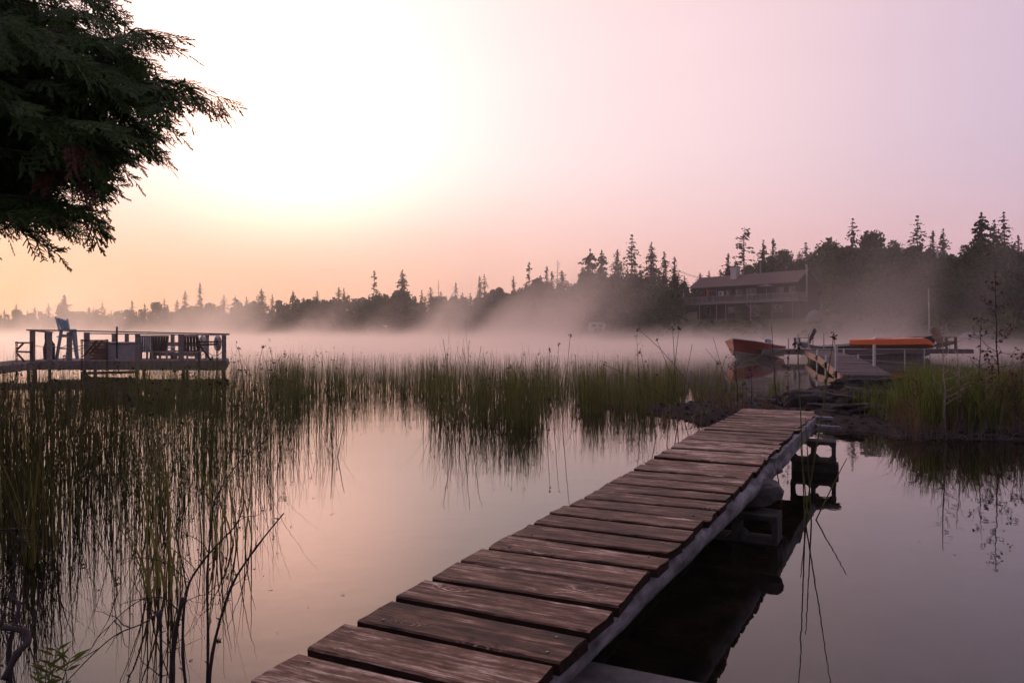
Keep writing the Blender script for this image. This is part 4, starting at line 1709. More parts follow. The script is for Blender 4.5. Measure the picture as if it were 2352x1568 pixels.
M["umbrella"] = mat("slate umbrella cloth", (0.13, 0.12, 0.16), (0.09, 0.085, 0.11), scale=3, rough=.85)
M["redcloth"] = mat("red flag cloth", (0.45, 0.05, 0.05), (0.35, 0.04, 0.04), scale=4, rough=.85, bump=.05)
M["tent"] = mat("grey tent cloth", (0.17, 0.15, 0.165), (0.13, 0.115, 0.13), scale=2, rough=.85, bump=.1)
M["redwall"] = mat("red cabin siding", (0.14, 0.035, 0.032), (0.09, 0.025, 0.024), scale=3, rough=.9)

cu, cn_ = Vector((.6, -.8, 0)), Vector((-.8, -.6, 0))       # along the ridge towards the viewer's right, and out to the lake
CL = Vector((35.5, 146, 0))
LEN = 22.5


def C(a, n, z):
    q = CL + cu * a + cn_ * n
    return Vector((q.x, q.y, z))


cot = thing("cottage", C(11, 0, 4.4), "long dark brown cottage with a wide roof and railed balcony above the lake", "cottage")


def cbox(nm, a0, a1, n0, n1, z0, z1, mt, par=None):
    b = MB()
    vs_ = [C(a, n, z) for a in (a0, a1) for n in (n0, n1) for z in (z0, z1)]
    b.add(vs_, [(0, 1, 3, 2), (4, 6, 7, 5), (0, 4, 5, 1), (2, 3, 7, 6), (0, 2, 6, 4), (1, 5, 7, 3)])
    return b.build(nm, M[mt], par or cot)


FLZ, GZ, EZ, RZ = 7.2, 4.3, 10.15, 12.15
cbox("wall", .5, LEN - .4, -3.6, 1.6, GZ - 1.5, 10.4, "logwall")
for a in (.5, LEN - .4):                                       # gable ends
    b = MB()
    b.add([C(a, -3.6, 10.4), C(a, 1.6, 10.4), C(a, 0, 12.0), C(a - .01, -3.6, 10.4), C(a - .01, 1.6, 10.4), C(a - .01, 0, 12.0)], [(0, 1, 2), (3, 4, 5)])
    b.build("gable", M["logwall"], cot)
# roof slabs with overhanging eaves
for (n1, z1, nm) in ((2.7, EZ, "roof"), (-4.6, 9.6, "roof")):
    b = MB()
    th = Vector((0, 0, .18))
    q = [C(0, 0, RZ), C(LEN, 0, RZ), C(LEN - .3, n1, z1), C(-.6, n1, z1)]
    b.add(q + [p - th for p in q], [(0, 1, 2, 3), (7, 6, 5, 4), (0, 3, 7, 4), (1, 5, 6, 2), (3, 2, 6, 7), (0, 4, 5, 1)])
    rf = b.build(nm, M["roof"], cot)
    if n1 > 0:
        # courses of shingles
        for k in range(1, 12):
            t = k / 12
            sb = MB()
            sb.bar(q[0].lerp(q[3], t) + Vector((0, 0, .015)), q[1].lerp(q[2], t) + Vector((0, 0, .015)), .05, .03)
            sb.build("shingle_course", M["roof"], rf)
        sb = MB()
        sb.bar(C(7.6, .55, 12.2), C(8.9, .55, 12.2), 1.0, 2.6)
        sb.build("chimney", M["chimney"], rf)
        sb = MB()
        sb.bar(C(7.5, .55, 13.55), C(9.0, .55, 13.55), 1.1, .14)
        sb.build("chimney_cap", M["roof"], rf)
        sb = MB()
        sb.tube([C(13.0, -.2, 12.0), C(13.0, -.2, 14.2)], .12, 8)
        sb.build("vent_pipe", M["railwood"], rf)
fl = MB()
fl.tube([C(LEN + .35, 1.2, 7.6), C(LEN + .35, 1.2, 12.6)], .15, 8)
flo = fl.build("flue_pipe", M["steel"], cot)
MB().tube([C(LEN + .35, 1.2, 12.6), C(LEN + .35, 1.2, 12.9)], .22, 8).build("flue_cap", M["steel"], flo)
# windows and doors of the upper floor
for (a0, a1, z0, z1) in ((1.2, 2.2, 8.1, 9.4), (2.9, 5.0, 7.3, 9.5), (7.0, 8.0, 8.2, 9.4), (9.2, 10.4, 8.2, 9.4), (11.4, 13.4, 7.3, 9.5), (17.4, 18.8, 8.2, 9.4), (19.8, 21.0, 8.2, 9.4)):
    w = cbox("window", a0, a1, 1.6, 1.66, z0, z1, "railwood")
    m_ = (a0 + a1) / 2
    cbox("pane", a0 + .08, m_ - .04, 1.64, 1.68, z0 + .08, z1 - .08, "glass", w)
    cbox("pane", m_ + .04, a1 - .08, 1.64, 1.68, z0 + .08, z1 - .08, "glass", w)
for (a0, a1, z0, z1) in ((2.2, 3.6, 4.6, 6.6), (7.5, 9.2, 5.2, 6.5), (12.0, 14.2, 4.6, 6.6), (17.0, 18.6, 5.2, 6.5)):
    w = cbox("window", a0, a1, 1.6, 1.66, z0, z1, "railwood")
    cbox("pane", a0 + .08, a1 - .08, 1.64, 1.68, z0 + .08, z1 - .08, "glass", w)
# balcony
cbox("balcony_floor", -.9, LEN + .8, 1.6, 4.4, FLZ - .35, FLZ, "railwood")
for (a0, a1) in ((-.85, 6.4), (6.5, 11.2), (11.3, 16.2), (16.3, LEN + .75)):
    rl = cbox("railing", a0, a1, 4.28, 4.4, FLZ + 1.0, FLZ + 1.1, "railwood")
    cbox("bottom_rail", a0, a1, 4.31, 4.38, FLZ + .12, FLZ + .2, "railwood", rl)
    nbal = int((a1 - a0) / .24)
    for i in range(nbal + 1):
        a = a0 + (a1 - a0) * i / nbal
        big = i % 10 == 0
        cbox("newel_post" if big else "baluster", a - (.07 if big else .04), a + (.07 if big else .04), 4.30, 4.40 if big else 4.37, FLZ, FLZ + (1.15 if big else 1.0), "railwood", rl)
for a in (-.85, LEN + .72):
    rl = cbox("railing", a - .05, a + .05, 1.7, 4.3, FLZ + 1.0, FLZ + 1.1, "railwood")
    for i in range(10):
        n = 1.8 + i * .25
        cbox("baluster", a - .04, a + .04, n - .04, n + .04, FLZ, FLZ + 1.0, "railwood", rl)
for a in (-.5, 3.2, 7.0, 9.0, 14.2, 18.4, 22.2):
    b = MB()
    g = C(a, 4.2, 0)
    b.bar(C(a, 4.2, land_h(g.x, g.y) - .3), C(a, 4.2, FLZ - .33), .16, .16)
    b.build("balcony_post", M["railwood"], cot)
for (a0, a1) in ((14.2, 13.2), (14.2, 15.2)):
    b = MB().bar(C(a0, 4.2, 5.9), C(a1, 4.2, 6.85), .12, .12)
    b.build("post_brace", M["railwood"], cot)
# balcony umbrella, flags
um = thing("patio_umbrella", C(16.6, 3.2, FLZ), "open slate-grey patio umbrella on the cottage balcony", "umbrella")
b = MB()
ap = C(16.6, 3.2, FLZ + 2.75)
rim = [ap + cu * (1.45 * math.cos(k * math.pi / 4)) + cn_ * (1.45 * math.sin(k * math.pi / 4)) - Vector((0, 0, .42)) for k in range(8)]
b.add([ap] + rim, [(0, k + 1, (k + 1) % 8 + 1) for k in range(8)])
b.add([p - Vector((0, 0, .04)) for p in [ap] + rim], [(0, (k + 1) % 8 + 1, k + 1) for k in range(8)])
b.build("canopy", M["umbrella"], um)
MB().tube([C(16.6, 3.2, FLZ), ap], .04, 6).build("pole", M["railwood"], um)


def flag(a, n, lab, matn, w, h, zb):
    f = thing("flag", C(a, n, zb), lab, "flag")
    MB().tube([C(a, n, zb), C(a + .1, n, zb + 2.1)], .03, 6).build("staff", M["whitetrim"], f)
    rows = []
    for i in range(6):
        rows.append([C(a + .06 + w * k / 5, n + .06 * math.sin(k * 1.7 + i * .4), zb + 2.0 - h * i / 5 - .25 * w * (k / 5) ** 1.4) for k in range(6)])
    MB().grid(rows).build("cloth", M[matn], f, True)


flag(4.6, 4.0, "small red flag hanging over the cottage balcony", "redcloth", .55, 1.0, FLZ + .3)
flag(-.7, 4.2, "pale flag furled at the balcony's left corner", "whitetrim", .25, 1.1, FLZ + .3)
sg = thing("wall_sign", C(5.9, 1.7, 8.5), "small pale board on the cottage wall beside the red flag", "sign")
cbox("board", 5.4, 6.6, 1.66, 1.72, 8.45, 9.25, "whitetrim", sg)
cbox("board_figure", 5.7, 6.2, 1.72, 1.74, 8.6, 9.05, "umbrella", sg)
gc = C(8, 4.2, 0)


def lawn_pt(px, d):
    x = (px - 1176) / K * d
    return Vector((x, d, land_h(x, d)))


# dome tent
tp = lawn_pt(1871, 119)
tn = thing("dome_tent", tp, "small grey dome tent on the lawn below the cottage's right end", "tent")
rows = []
for i in range(9):
    a = math.pi / 2 * i / 8
    rows.append([(tp.x + 1.25 * math.cos(a) * math.cos(f), tp.y + 1.25 * math.cos(a) * math.sin(f), tp.z + 1.75 * math.sin(a) ** .9) for f in [k * math.pi / 8 for k in range(17)]])
MB().grid(rows).build("canopy", M["tent"], tn, True)
for k in range(2):
    b = MB()
    b.tube([(tp.x + 1.27 * math.cos(a) * (1 if k else .7), tp.y + 1.27 * math.cos(a) * (.2 if k else -.7), tp.z + 1.77 * math.sin(a) ** .9) for a in [i * math.pi / 12 for i in range(13)]], .03, 5)
    b.build("tent_pole", M["railwood"], tn)
# pale camper trailer at the foot of the wood
cp = lawn_pt(1372, 160)
cm = thing("camper_trailer", cp, "pale camper trailer half hidden in mist at the foot of the wood", "camper")
b = MB()
prof_ = [(-1.5, .5), (1.5, .5), (1.75, 1.1), (1.7, 2.1), (1.3, 2.55), (-1.2, 2.6), (-1.65, 2.2), (-1.75, 1.2)]
nq = len(prof_)
b.add([(cp.x + x, cp.y - .9, cp.z + z) for x, z in prof_] + [(cp.x + x, cp.y + .9, cp.z + z) for x, z in prof_],
      [tuple(range(nq)), tuple(range(2 * nq - 1, nq - 1, -1))] + [(i, i + nq, (i + 1) % nq + nq, (i + 1) % nq) for i in range(nq)])
b.build("body", M["whitetrim"], cm, recalc=True)
for x in (-.8, .6):
    MB().box((cp.x + x, cp.y - .92, cp.z + 1.8), (.8, .04, .5)).build("window", M["glass"], cm)
MB().tube([(cp.x, cp.y - .95, cp.z + .35), (cp.x, cp.y - .75, cp.z + .35)], .35, 14).build("wheel", M["blackmetal"], cm)
MB().bar((cp.x + 1.6, cp.y, cp.z + .5), (cp.x + 2.7, cp.y, cp.z + .4), .1, .1).build("tow_bar", M["blackmetal"], cm)
# utility pole with wires
up_ = lawn_pt(1529, 152)
ut = thing("utility_pole", up_, "pale utility pole rising from the bushes left of the cottage", "pole")
tz = P(1529, 598, 152).z
MB().tube([up_ - Vector((0, 0, .5)), (up_.x, up_.y, tz)], [.22, .15], 8).build("shaft", M["railwood"], ut)
MB().bar((up_.x - .9, up_.y, tz - .6), (up_.x + .9, up_.y, tz - .6), .1, .12).build("crossarm", M["railwood"], ut)
for dz in (0, -.35):
    b = MB()
    q0, q1 = Vector((up_.x, up_.y, tz - .5 + dz)), C(2, -2, 12.0 + dz)
    q1 = C(4, -.2, 11.6 + dz * .2)
    b.tube([q0.lerp(q1, t / 8) - Vector((0, 0, .8 * 4 * (t / 8) * (1 - t / 8))) for t in range(9)], .03, 4)
    b.build("wire", M["blackmetal"], ut)
# red cabin in the trees on the right
kp = P(2140, 640, 118)
kz = land_h(kp.x, kp.y)
kb = thing("red_cabin", (kp.x, kp.y, kz), "small red cabin with white roof edge among the trees at the right", "cabin")
ang_c = Matrix.Rotation(R(-18), 3, "Z")


def Kc(x, y, z):
    q = ang_c @ Vector((x, y, 0))
    return Vector((kp.x + q.x, kp.y + q.y, z))


apz, evz = P(2124, 592, 118).z, P(2172, 638, 118).z
b = MB()
fr = [(-2.6, kz - 1), (2.6, kz - 1), (2.6, evz + .1), (-.9, apz - .25), (-2.6, evz + .9)]
b.add([Kc(x, 0, z) for x, z in fr] + [Kc(x, 5, z) for x, z in fr], [(0, 1, 2, 3, 4), (9, 8, 7, 6, 5), (0, 5, 6, 1), (1, 6, 7, 2), (2, 7, 8, 3), (3, 8, 9, 4), (4, 9, 5, 0)])
b.build("wall", M["redwall"], kb)
for (x0, z0, x1, z1) in ((-1.05, apz, 2.9, evz - .1), (-.95, apz, -2.8, evz + .7)):
    b = MB()
    q = [Kc(x0, -.45, z0), Kc(x1, -.45, z1), Kc(x1, 5.3, z1), Kc(x0, 5.3, z0)]
    b.add(q + [p + Vector((0, 0, .14)) for p in q], [(0, 1, 2, 3), (7, 6, 5, 4), (0, 4, 5, 1), (1, 5, 6, 2), (2, 6, 7, 3), (3, 7, 4, 0)])
    rfk = b.build("roof", M["roof"], kb)
    MB().bar(Kc(x0, -.5, z0 + .05), Kc(x1, -.5, z1 + .05), .06, .26, up=(0, 0, 1)).build("barge_board", M["whitetrim"], rfk)
    if x1 > 0:
        MB().tube([Kc(1.0, 1.2, apz - .6), Kc(1.0, 1.2, apz + 1.7)], .13, 8).build("stove_pipe", M["whitetrim"], rfk)
for (x, z) in ((-.3, P(2133, 630, 118).z),):
    wn = MB().bar(Kc(x - .75, -.04, z), Kc(x + .75, -.04, z), .06, 1.1).build("window", M["whitetrim"], kb)
    MB().bar(Kc(x - .6, -.08, z), Kc(x - .04, -.08, z), .04, .85).build("pane", M["glass"], wn)
    MB().bar(Kc(x + .04, -.08, z), Kc(x + .6, -.08, z), .04, .85).build("pane", M["glass"], wn)
# small pale things at the waterline
for (px, d, w, lab) in ((2100, 88, 1.1, "small white rowing boat pulled up on the shore behind the canoe"),):
    q = lawn_pt(px, d)
    q.z = max(q.z, .3)
    rb2 = thing("rowing_boat", q, lab, "boat")
    rows = []
    for (zz, sc__) in ((.0, .55), (.25, .9), (.5, 1.0)):
        rows.append([(q.x + w * sc__ * math.cos(a), q.y + .5 * sc__ * math.sin(a), q.z + zz + .12 * abs(math.cos(a)) ** 3 * zz * 2) for a in [k * math.pi / 10 for k in range(21)]])
    MB().grid(rows).build("hull", M["whitehull"], rb2, True)
    MB().box((q.x - .2, q.y, q.z + .42), (.25, .8, .04)).build("thwart", M["boatin"], rb2)
for (px, d, lab) in ((2236, 84, "pale grey boat shed at the misty shore, left of two"), (2264, 83, "pale grey boat shed at the misty shore, right of two")):
    q = lawn_pt(px, d)
    sh = thing("boat_shed", q, lab, "shed", "boat sheds on the right shore")
    b = MB()
    fr = [(-.55, -.3), (.55, -.3), (.55, 1.3), (0, 1.75), (-.55, 1.3)]
    b.add([(q.x + x, q.y, q.z + z) for x, z in fr] + [(q.x + x, q.y + 1.6, q.z + z) for x, z in fr], [(0, 1, 2, 3, 4), (9, 8, 7, 6, 5), (0, 5, 6, 1), (1, 6, 7, 2), (4, 9, 5, 0)])
    b.build("wall", M["tent"], sh)
    b = MB()
    for s in (-1, 1):
        b.bar((q.x + s * .36, q.y - .1, q.z + 1.56), (q.x + s * .36, q.y + 1.7, q.z + 1.56), .86, .05, up=(s * .63, 0, .77))
    b.build("roof", M["umbrella"], sh)
    MB().box((q.x, q.y - .02, q.z + .45), (.5, .03, 1.1)).build("door", M["umbrella"], sh)
# white posts and garden chairs on the lawn
for (px, d, lab) in ((1517, 124, "white garden chair on the lawn left of the bush below the cottage"), (1540, 126, "white garden chair on the lawn beside the round bush below the cottage")):
    q = lawn_pt(px, d)
    adirondack(q, R(170), lab, "whitetrim", 1.1)
# swim float far out left and a small jetty at the point
jt = thing("swim_jetty", P(1046, 783, 150), "tiny dark jetty at the misty wooded point", "jetty")
q = P(1046, 779, 150)
MB().box((q.x, q.y, .45), (4.2, 1.5, .16)).build("deck", M["greywood"], jt)
for x in (-1.8, 0, 1.8):
    MB().tube([(q.x + x, q.y, -1), (q.x + x, q.y, .5 if x else 1.9)], .12, 6).build("post", M["greywood"], jt)
# bushes by the cottage
for (px, d, h, wd, lab) in ((1538, 141, 5.2, .8, "large light green bush left of the cottage"), (1602, 121, 3.0, .8, "round bush on the lawn below the cottage's left posts"),
                            (1700, 128, 2.4, .9, "low bush before the cottage's middle posts"), (1752, 126, 2.9, .7, "upright bush under the balcony umbrella"),
                            (1925, 116, 7.5, .7, "tall pale bush right of the dome tent"), (1500, 150, 4.0, .9, "green bush between the camper and the large light green bush")):
    q = lawn_pt(px, d)
    tree("bush", BUSH[int(px) % 2], None, q.x, q.y, h, lab, "bushes around the cottage", wd, "foliage", z=q.z - .2)

# ------------------------------------------------------------------ the stony spit the boardwalk leads to
MUD = mat("muddy shingle", (0.07, 0.056, 0.054), (0.02, 0.016, 0.016), scale=9, rough=.97, bump=.9, detail=12, bdist=.03, spec=.05)


def spit_h(x, y):
    """height of the spit; negative is under water"""
    px = 1176 + K * x / max(y, 1)
    front = np.interp(px, [1300, 1480, 1620, 1760, 1880, 2020, 2060, 2352, 3000], [14.5, 13.2, 11.6, 10.2, 10.6, 10.5, 9.9, 9.6, 9.3])
    back = np.interp(px, [1300, 1480, 1640, 1780, 1950, 2080, 2352, 3000], [14.6, 14.0, 14.8, 15.5, 20.5, 20.0, 19.0, 22])
    e = min(y - front, back - y)
    e += .35 * mnoise.noise(Vector((x * .9, y * .9, 3)))
    n = .06 * mnoise.noise(Vector((x * 2.3, y * 2.3, 7))) + .03 * mnoise.noise(Vector((x * 6, y * 6, 9)))
    if e < 0:
        return max(-.8, e * .35) + n * .3
    return min(.10, e * .09) + n * min(1, e + .3) + .04


b = MB()
rows = []
for j in range(64):
    y = 8.6 + 14 * j / 63
    rows.append([((u - 1176) / K * y, y, spit_h((u - 1176) / K * y, y)) for u in np.linspace(1240, 3300, 110)])
b.grid(rows)
props(b.build("shore", MUD, smooth=True), "low muddy spit of shingle at the end of the boardwalk", kind="structure")
# the bank under the viewer's feet and off to the left, where the cedar stands
b = MB()
rows = []
for j in range(44):
    y = -6 + 16.0 * j / 43
    row = []
    for i in range(50):
        x = -12 + 16 * i / 49
        edge = np.interp(x, [-12, -4.6, -3.7, -2.5, -1, 1, 4], [9, 6.2, 3.4, .9, .3, .1, 0])
        e = edge - y
        h = (min(.28, e * .25) if e > 0 else max(-.9, e * .5)) + .05 * mnoise.noise(Vector((x * 1.7, y * 1.7, 2)))
        row.append((x, y, h))
    rows.append(row)
b.grid(rows)
props(b.build("bank", MUD, smooth=True), "muddy bank at the viewer's feet", kind="structure")

ROCKS = [  # px, py of the base on the ground, size, seed, label
    ((1835, 938), (.50, .34, .17), 11, "big rounded dark boulder just beyond the boardwalk's end", "darkrock", 13.2),
    ((1915, 934), (.48, .34, .115), 12, "long black rock right of the big rounded boulder", "darkrock", 13.7),
    ((1990, 932), (.46, .34, .13), 13, "black flat-topped rock under the splintered dock corner", "darkrock", 14.2),
    ((1975, 905), (.70, .40, .17), 14, "broad ridged dark ledge in front of the dock's near end", "darkrock", 16.8),
    ((2055, 902), (.60, .42, .16), 15, "dark crumbly rock right of the ledge under the dock end", "darkrock", 17.0),
    ((2125, 902), (.60, .40, .13), 19, "low dark rock half hidden by grass near the dock", "darkrock", 17.0),
    ((1932, 972), (.42, .26, .085), 16, "flat pale-topped stone slab at the water's edge", "darkrock", 11.9),
    ((1888, 955), (.26, .20, .06), 17, "small mud-streaked stone behind the flat slab", "darkrock", 12.5),
    ((2010, 965), (.28, .22, .06), 18, "low wet stone between the flat slab and the grass", "darkrock", 12.1),
    ((1770, 928), (.22, .18, .08), 20, "small dark stone left of the big rounded boulder", "darkrock", 13.2),
    ((2085, 985), (.26, .20, .05), 21, "flat wet stone at the foot of the shore grass", "darkrock", 11.2),
]
for (px, py), sz, sd_, lab, mt, d in ROCKS:
    q = P(px, py, d)
    rock("rock", (q.x, q.y, max(spit_h(q.x, q.y), 0) + sz[2] * .30), sz, sd_, lab, rz=sd_ * .7, material=mt, group="rocks at the end of the boardwalk", sub=4, rough_=.5)


def pebbles():
    rng = np.random.default_rng(17)
    bm = bmesh.new()
    bmesh.ops.create_icosphere(bm, subdivisions=1, radius=1)
    bv = np.array([v.co[:] for v in bm.verts])
    bf = np.array([[v.index for v in f.verts] for f in bm.faces])
    bm.free()
    V, F, n = [], [], 0
    for i in range(2600):
        px = rng.uniform(1500, 2420)
        d = rng.uniform(9.6, 18)
        x = (px - 1176) / K * d
        h = spit_h(x, d)
        if h < -.03:
            continue
        s = abs(rng.normal()) * .011 + .006
        sc_ = np.array([s * rng.uniform(.8, 1.8), s * rng.uniform(.8, 1.5), s * rng.uniform(.5, .9)])
        a = rng.random() * 6.28
        q = bv * sc_ * (1 + .2 * rng.normal(size=(len(bv), 1)) * .6)
        q = np.stack([q[:, 0] * math.cos(a) - q[:, 1] * math.sin(a), q[:, 0] * math.sin(a) + q[:, 1] * math.cos(a), q[:, 2]], 1)
        V.append(q + np.array([x, d, h + sc_[2] * .3]))
        F.append(bf + n)
        n += len(bv)
    o = link(bpy.data.objects.new("gravel", np_mesh("gravel", np.concatenate(V), np.concatenate(F), MUD)))
    props(o, "loose pebbles and broken stone on the spit", "gravel", kind="stuff")


pebbles()


# ------------------------------------------------------------------ stems in bulk
def stems(base, height, lean, az, rad, segs=5, curve=1.6, flat=False, rng=RNG, kink=0.0):
    """bases (n,3) -> tapering three-sided stems that bend away from the vertical"""
    n = len(base)
    t = np.linspace(0, 1, segs + 1)
    h = height[:, None]
    off = (lean[:, None] * h) * t[None, :] ** curve
    zz = h * t[None, :] * np.sqrt(np.maximum(.2, 1 - (lean[:, None] * .55) ** 2))
    if kink:
        br = rng.random(n) < kink
        kp_ = rng.uniform(.45, .8, n)
        over = np.maximum(0, t[None, :] - kp_[:, None]) * h
        zz = zz - np.where(br[:, None], over * rng.uniform(.8, 1.9, n)[:, None], 0)
        off = off + np.where(br[:, None], over * rng.uniform(.4, 1.0, n)[:, None], 0)
    cx = base[:, 0:1] + np.cos(az)[:, None] * off
    cyy = base[:, 1:2] + np.sin(az)[:, None] * off
    cz = base[:, 2:3] + zz
    r = rad[:, None] * (1 - .82 * t[None, :] ** 1.4)
    k = 2 if flat else 3
    a0 = rng.random(n) * 6.283
    V = np.zeros((n, segs + 1, k, 3))
    for j in range(k):
        a = a0 + 2 * np.pi * j / k
        V[:, :, j, 0] = cx + np.cos(a)[:, None] * r
        V[:, :, j, 1] = cyy + np.sin(a)[:, None] * r
        V[:, :, j, 2] = cz
    idx = np.arange(n * (segs + 1) * k).reshape(n, segs + 1, k)
    F = []
    for j in range(k if k > 2 else 1):
        j2 = (j + 1) % k
        F.append(np.stack([idx[:, :-1, j], idx[:, :-1, j2], idx[:, 1:, j2], idx[:, 1:, j]], -1).reshape(-1, 4))
    tips = np.stack([cx[:, -1], cyy[:, -1], cz[:, -1]], 1)
    return V.reshape(-1, 3), np.concatenate(F), tips


def seed_heads(tips, rng, s=.011):
    """little drooping clusters of spikelets at the tips"""
    C = []
    for p in tips:
        for _ in range(5):
            C.append(p + rng.normal(size=3) * np.array([.011, .011, .012]) * (s / .011))
    return tri_cloud(np.array(C), s, rng)


def reed_bed(name, label, areas, mat_, seed, seeds_frac=.03, dense=None, cat="reeds"):
    """areas: (px0, px1, py_near, py_far, count, h0, h1, radius, lean)"""
    rng = np.random.default_rng(seed)
    Vs, Fs, n0 = [], [], 0
    sv, sf, sn = [], [], 0
    for (px0, px1, ya, yb, cnt_, h0, h1, rad, lean) in areas:
        da, db = CAMH * K / (ya - 770), CAMH * K / (yb - 770)
        d = da + (db - da) * rng.random(cnt_)
        px = px0 + (px1 - px0) * rng.random(cnt_)
        x = (px - 1176) / K * d
        # tufts: pull stems towards a scatter of centres
        m = max(3, cnt_ // 14)
        ci = rng.integers(0, cnt_, m)
        near = rng.integers(0, m, cnt_)
        pull = (rng.random(cnt_) < .72)
        sp_ = np.minimum(.10, .012 * d)
        x = np.where(pull, x[ci][near] + rng.normal(size=cnt_) * sp_, x)
        d = np.where(pull, d[ci][near] + rng.normal(size=cnt_) * sp_ * 1.5, d)
        base = np.stack([x, d, np.full(cnt_, -.12)], 1)
        H = (h0 * .85 + (h1 - h0 * .85) * rng.random(cnt_)) * np.where(rng.random(cnt_) < .05, 1.22, 1.0) + .12
        az = rng.random(cnt_) * 6.283
        ln = np.abs(rng.normal(size=cnt_)) * lean * np.where(rng.random(cnt_) < .12, 2.6, 1.0)
        V, F, tips = stems(base, H, ln, az, rad * (.7 + .6 * rng.random(cnt_)), 6, 1.7, rng=rng, kink=.09)
        Vs.append(V)
        Fs.append(F + n0)
        n0 += len(V)
        sel = rng.random(cnt_) < seeds_frac
        if sel.any():
            v, f = seed_heads(tips[sel], rng)
            sv.append(v)
            sf.append(f + sn)
            sn += len(v)
    o = link(bpy.data.objects.new(name, np_mesh(name, np.concatenate(Vs), np.concatenate(Fs), M[mat_])))
    props(o, label, cat, kind="stuff")
    if sv:
        c = link(bpy.data.objects.new("seed_heads", np_mesh("seed_heads", np.concatenate(sv), np.concatenate(sf), M["seed"])), o)
        c["kind"] = "stuff"
    return o


#                 px0  px1   y near y far count h0   h1   rad   lean
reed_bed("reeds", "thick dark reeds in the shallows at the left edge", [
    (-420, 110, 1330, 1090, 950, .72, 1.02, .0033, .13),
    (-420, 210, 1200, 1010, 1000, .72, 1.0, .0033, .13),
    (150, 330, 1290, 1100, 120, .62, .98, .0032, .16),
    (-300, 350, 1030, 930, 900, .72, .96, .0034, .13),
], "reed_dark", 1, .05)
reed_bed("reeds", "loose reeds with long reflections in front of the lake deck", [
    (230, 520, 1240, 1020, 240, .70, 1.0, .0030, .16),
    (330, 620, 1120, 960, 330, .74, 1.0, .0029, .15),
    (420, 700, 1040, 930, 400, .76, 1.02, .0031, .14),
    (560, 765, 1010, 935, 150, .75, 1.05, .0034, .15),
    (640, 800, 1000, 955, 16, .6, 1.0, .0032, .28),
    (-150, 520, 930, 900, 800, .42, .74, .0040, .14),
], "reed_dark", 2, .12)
reed_bed("reeds", "even green band of reeds across the middle of the lake", [
    (300, 700, 930, 893, 900, .60, .98, .0038, .13),
    (620, 1010, 912, 886, 1500, .55, .92, .0040, .12),
    (960, 1300, 920, 884, 1000, .50, .92, .0040, .13),
    (1250, 1560, 912, 880, 900, .45, .88, .0040, .13),
], "reed", 3, .02)
reed_bed("reeds", "near clumps of green reeds left of the boardwalk", [
    (985, 1130, 985, 935, 330, .60, 1.02, .0036, .17),
    (1090, 1240, 985, 930, 380, .55, 1.0, .0036, .17),
    (1155, 1225, 985, 945, 420, .6, .88, .0036, .11),
    (1335, 1475, 955, 920, 520, .5, .86, .0036, .11),
    (1240, 1500, 960, 910, 300, .5, .92, .0036, .17),
    (1440, 1650, 945, 905, 240, .55, .85, .0038, .14),
    (1480, 1700, 925, 890, 300, .5, .75, .0040, .12),
    (1020, 1060, 965, 940, 14, 1.1, 1.32, .0045, .10),
], "reed", 4, .04)


# tall bulrushes with brown seed heads that stand apart: each clump a thing
def bulrush(label, stems_):
    """stems_: (base px, base py, tip px, tip py, sag, has head); the tip is at the base's distance"""
    b0 = G(stems_[0][0], stems_[0][1])
    t = thing("bulrush", (b0.x, b0.y, 0), label, "bulrush", "tall bulrushes standing apart")
    for (bx_, by_, tx, ty, sag, head) in stems_:
        q = G(bx_, by_)
        dd = q.y
        tip = P(tx, ty, dd + random.uniform(-.15, .15))
        q = Vector((q.x, q.y, -.1))
        mid = q.lerp(tip, .55) + Vector((-(tip.x - q.x) * sag, 0, (tip - q).length * sag * .35))
        pts = [(1 - u) ** 2 * q + 2 * u * (1 - u) * mid + u * u * tip for u in [i / 9 for i in range(10)]]
        MB().tube(pts, [.0058 - .003 * i / 9 for i in range(10)], 5).build("stem", M["reed_dark"], t, True)
        if head:
            rng = np.random.default_rng(int(tx * 7 + ty))
            v, f = seed_heads(np.array([pts[-1][:]] * 2), rng, .014)
            v = v - np.array(t.location)
            link(bpy.data.objects.new("seed_head", np_mesh("seed_head", v, f, M["seed"])), t)


bulrush("bulrush pair leaning left over the reeds left of the boardwalk", [(1655, 1015, 1465, 755, .22, 1), (1640, 1010, 1390, 838, .2, 1), (1745, 975, 1620, 800, .1, 0)])
bulrush("tall straight bulrushes left of the boardwalk's far half", [(1545, 1030, 1590, 790, .05, 0), (1560, 1040, 1545, 757, .05, 1), (1530, 1020, 1560, 752, .05, 1), (1510, 1000, 1470, 800, .05, 0)])
bulrush("crossing bulrushes before the red boat", [(1620, 985, 1668, 815, .05, 0), (1600, 990, 1650, 835, .08, 1), (1690, 965, 1638, 775, .05, 0), (1585, 1000, 1508, 780, .12, 1)])
bulrush("three bulrushes with brown heads in the middle reeds", [(1290, 975, 1310, 770, .04, 1), (1270, 960, 1284, 790, .04, 1), (1255, 965, 1263, 803, .04, 1)])
bulrush("bulrushes standing over the central reed clump", [(1045, 975, 1018, 778, .03, 0), (1065, 970, 1078, 780, .04, 0), (1080, 980, 1105, 795, .1, 0), (1095, 960, 1062, 800, .1, 0)])
bulrush("thin bulrush bunch rising from the water right of the boardwalk", [(1858, 1195, 1945, 1052, .02, 0), (1850, 1210, 1832, 790, .02, 1), (1843, 1190, 1915, 772, -.02, 1), (1865, 1200, 1850, 960, .02, 0)])
bulrush("bent bulrush pair leaning across the boardwalk's far end", [(1800, 1150, 1770, 1010, .05, 0), (1858, 1180, 1838, 1020, .05, 0)])
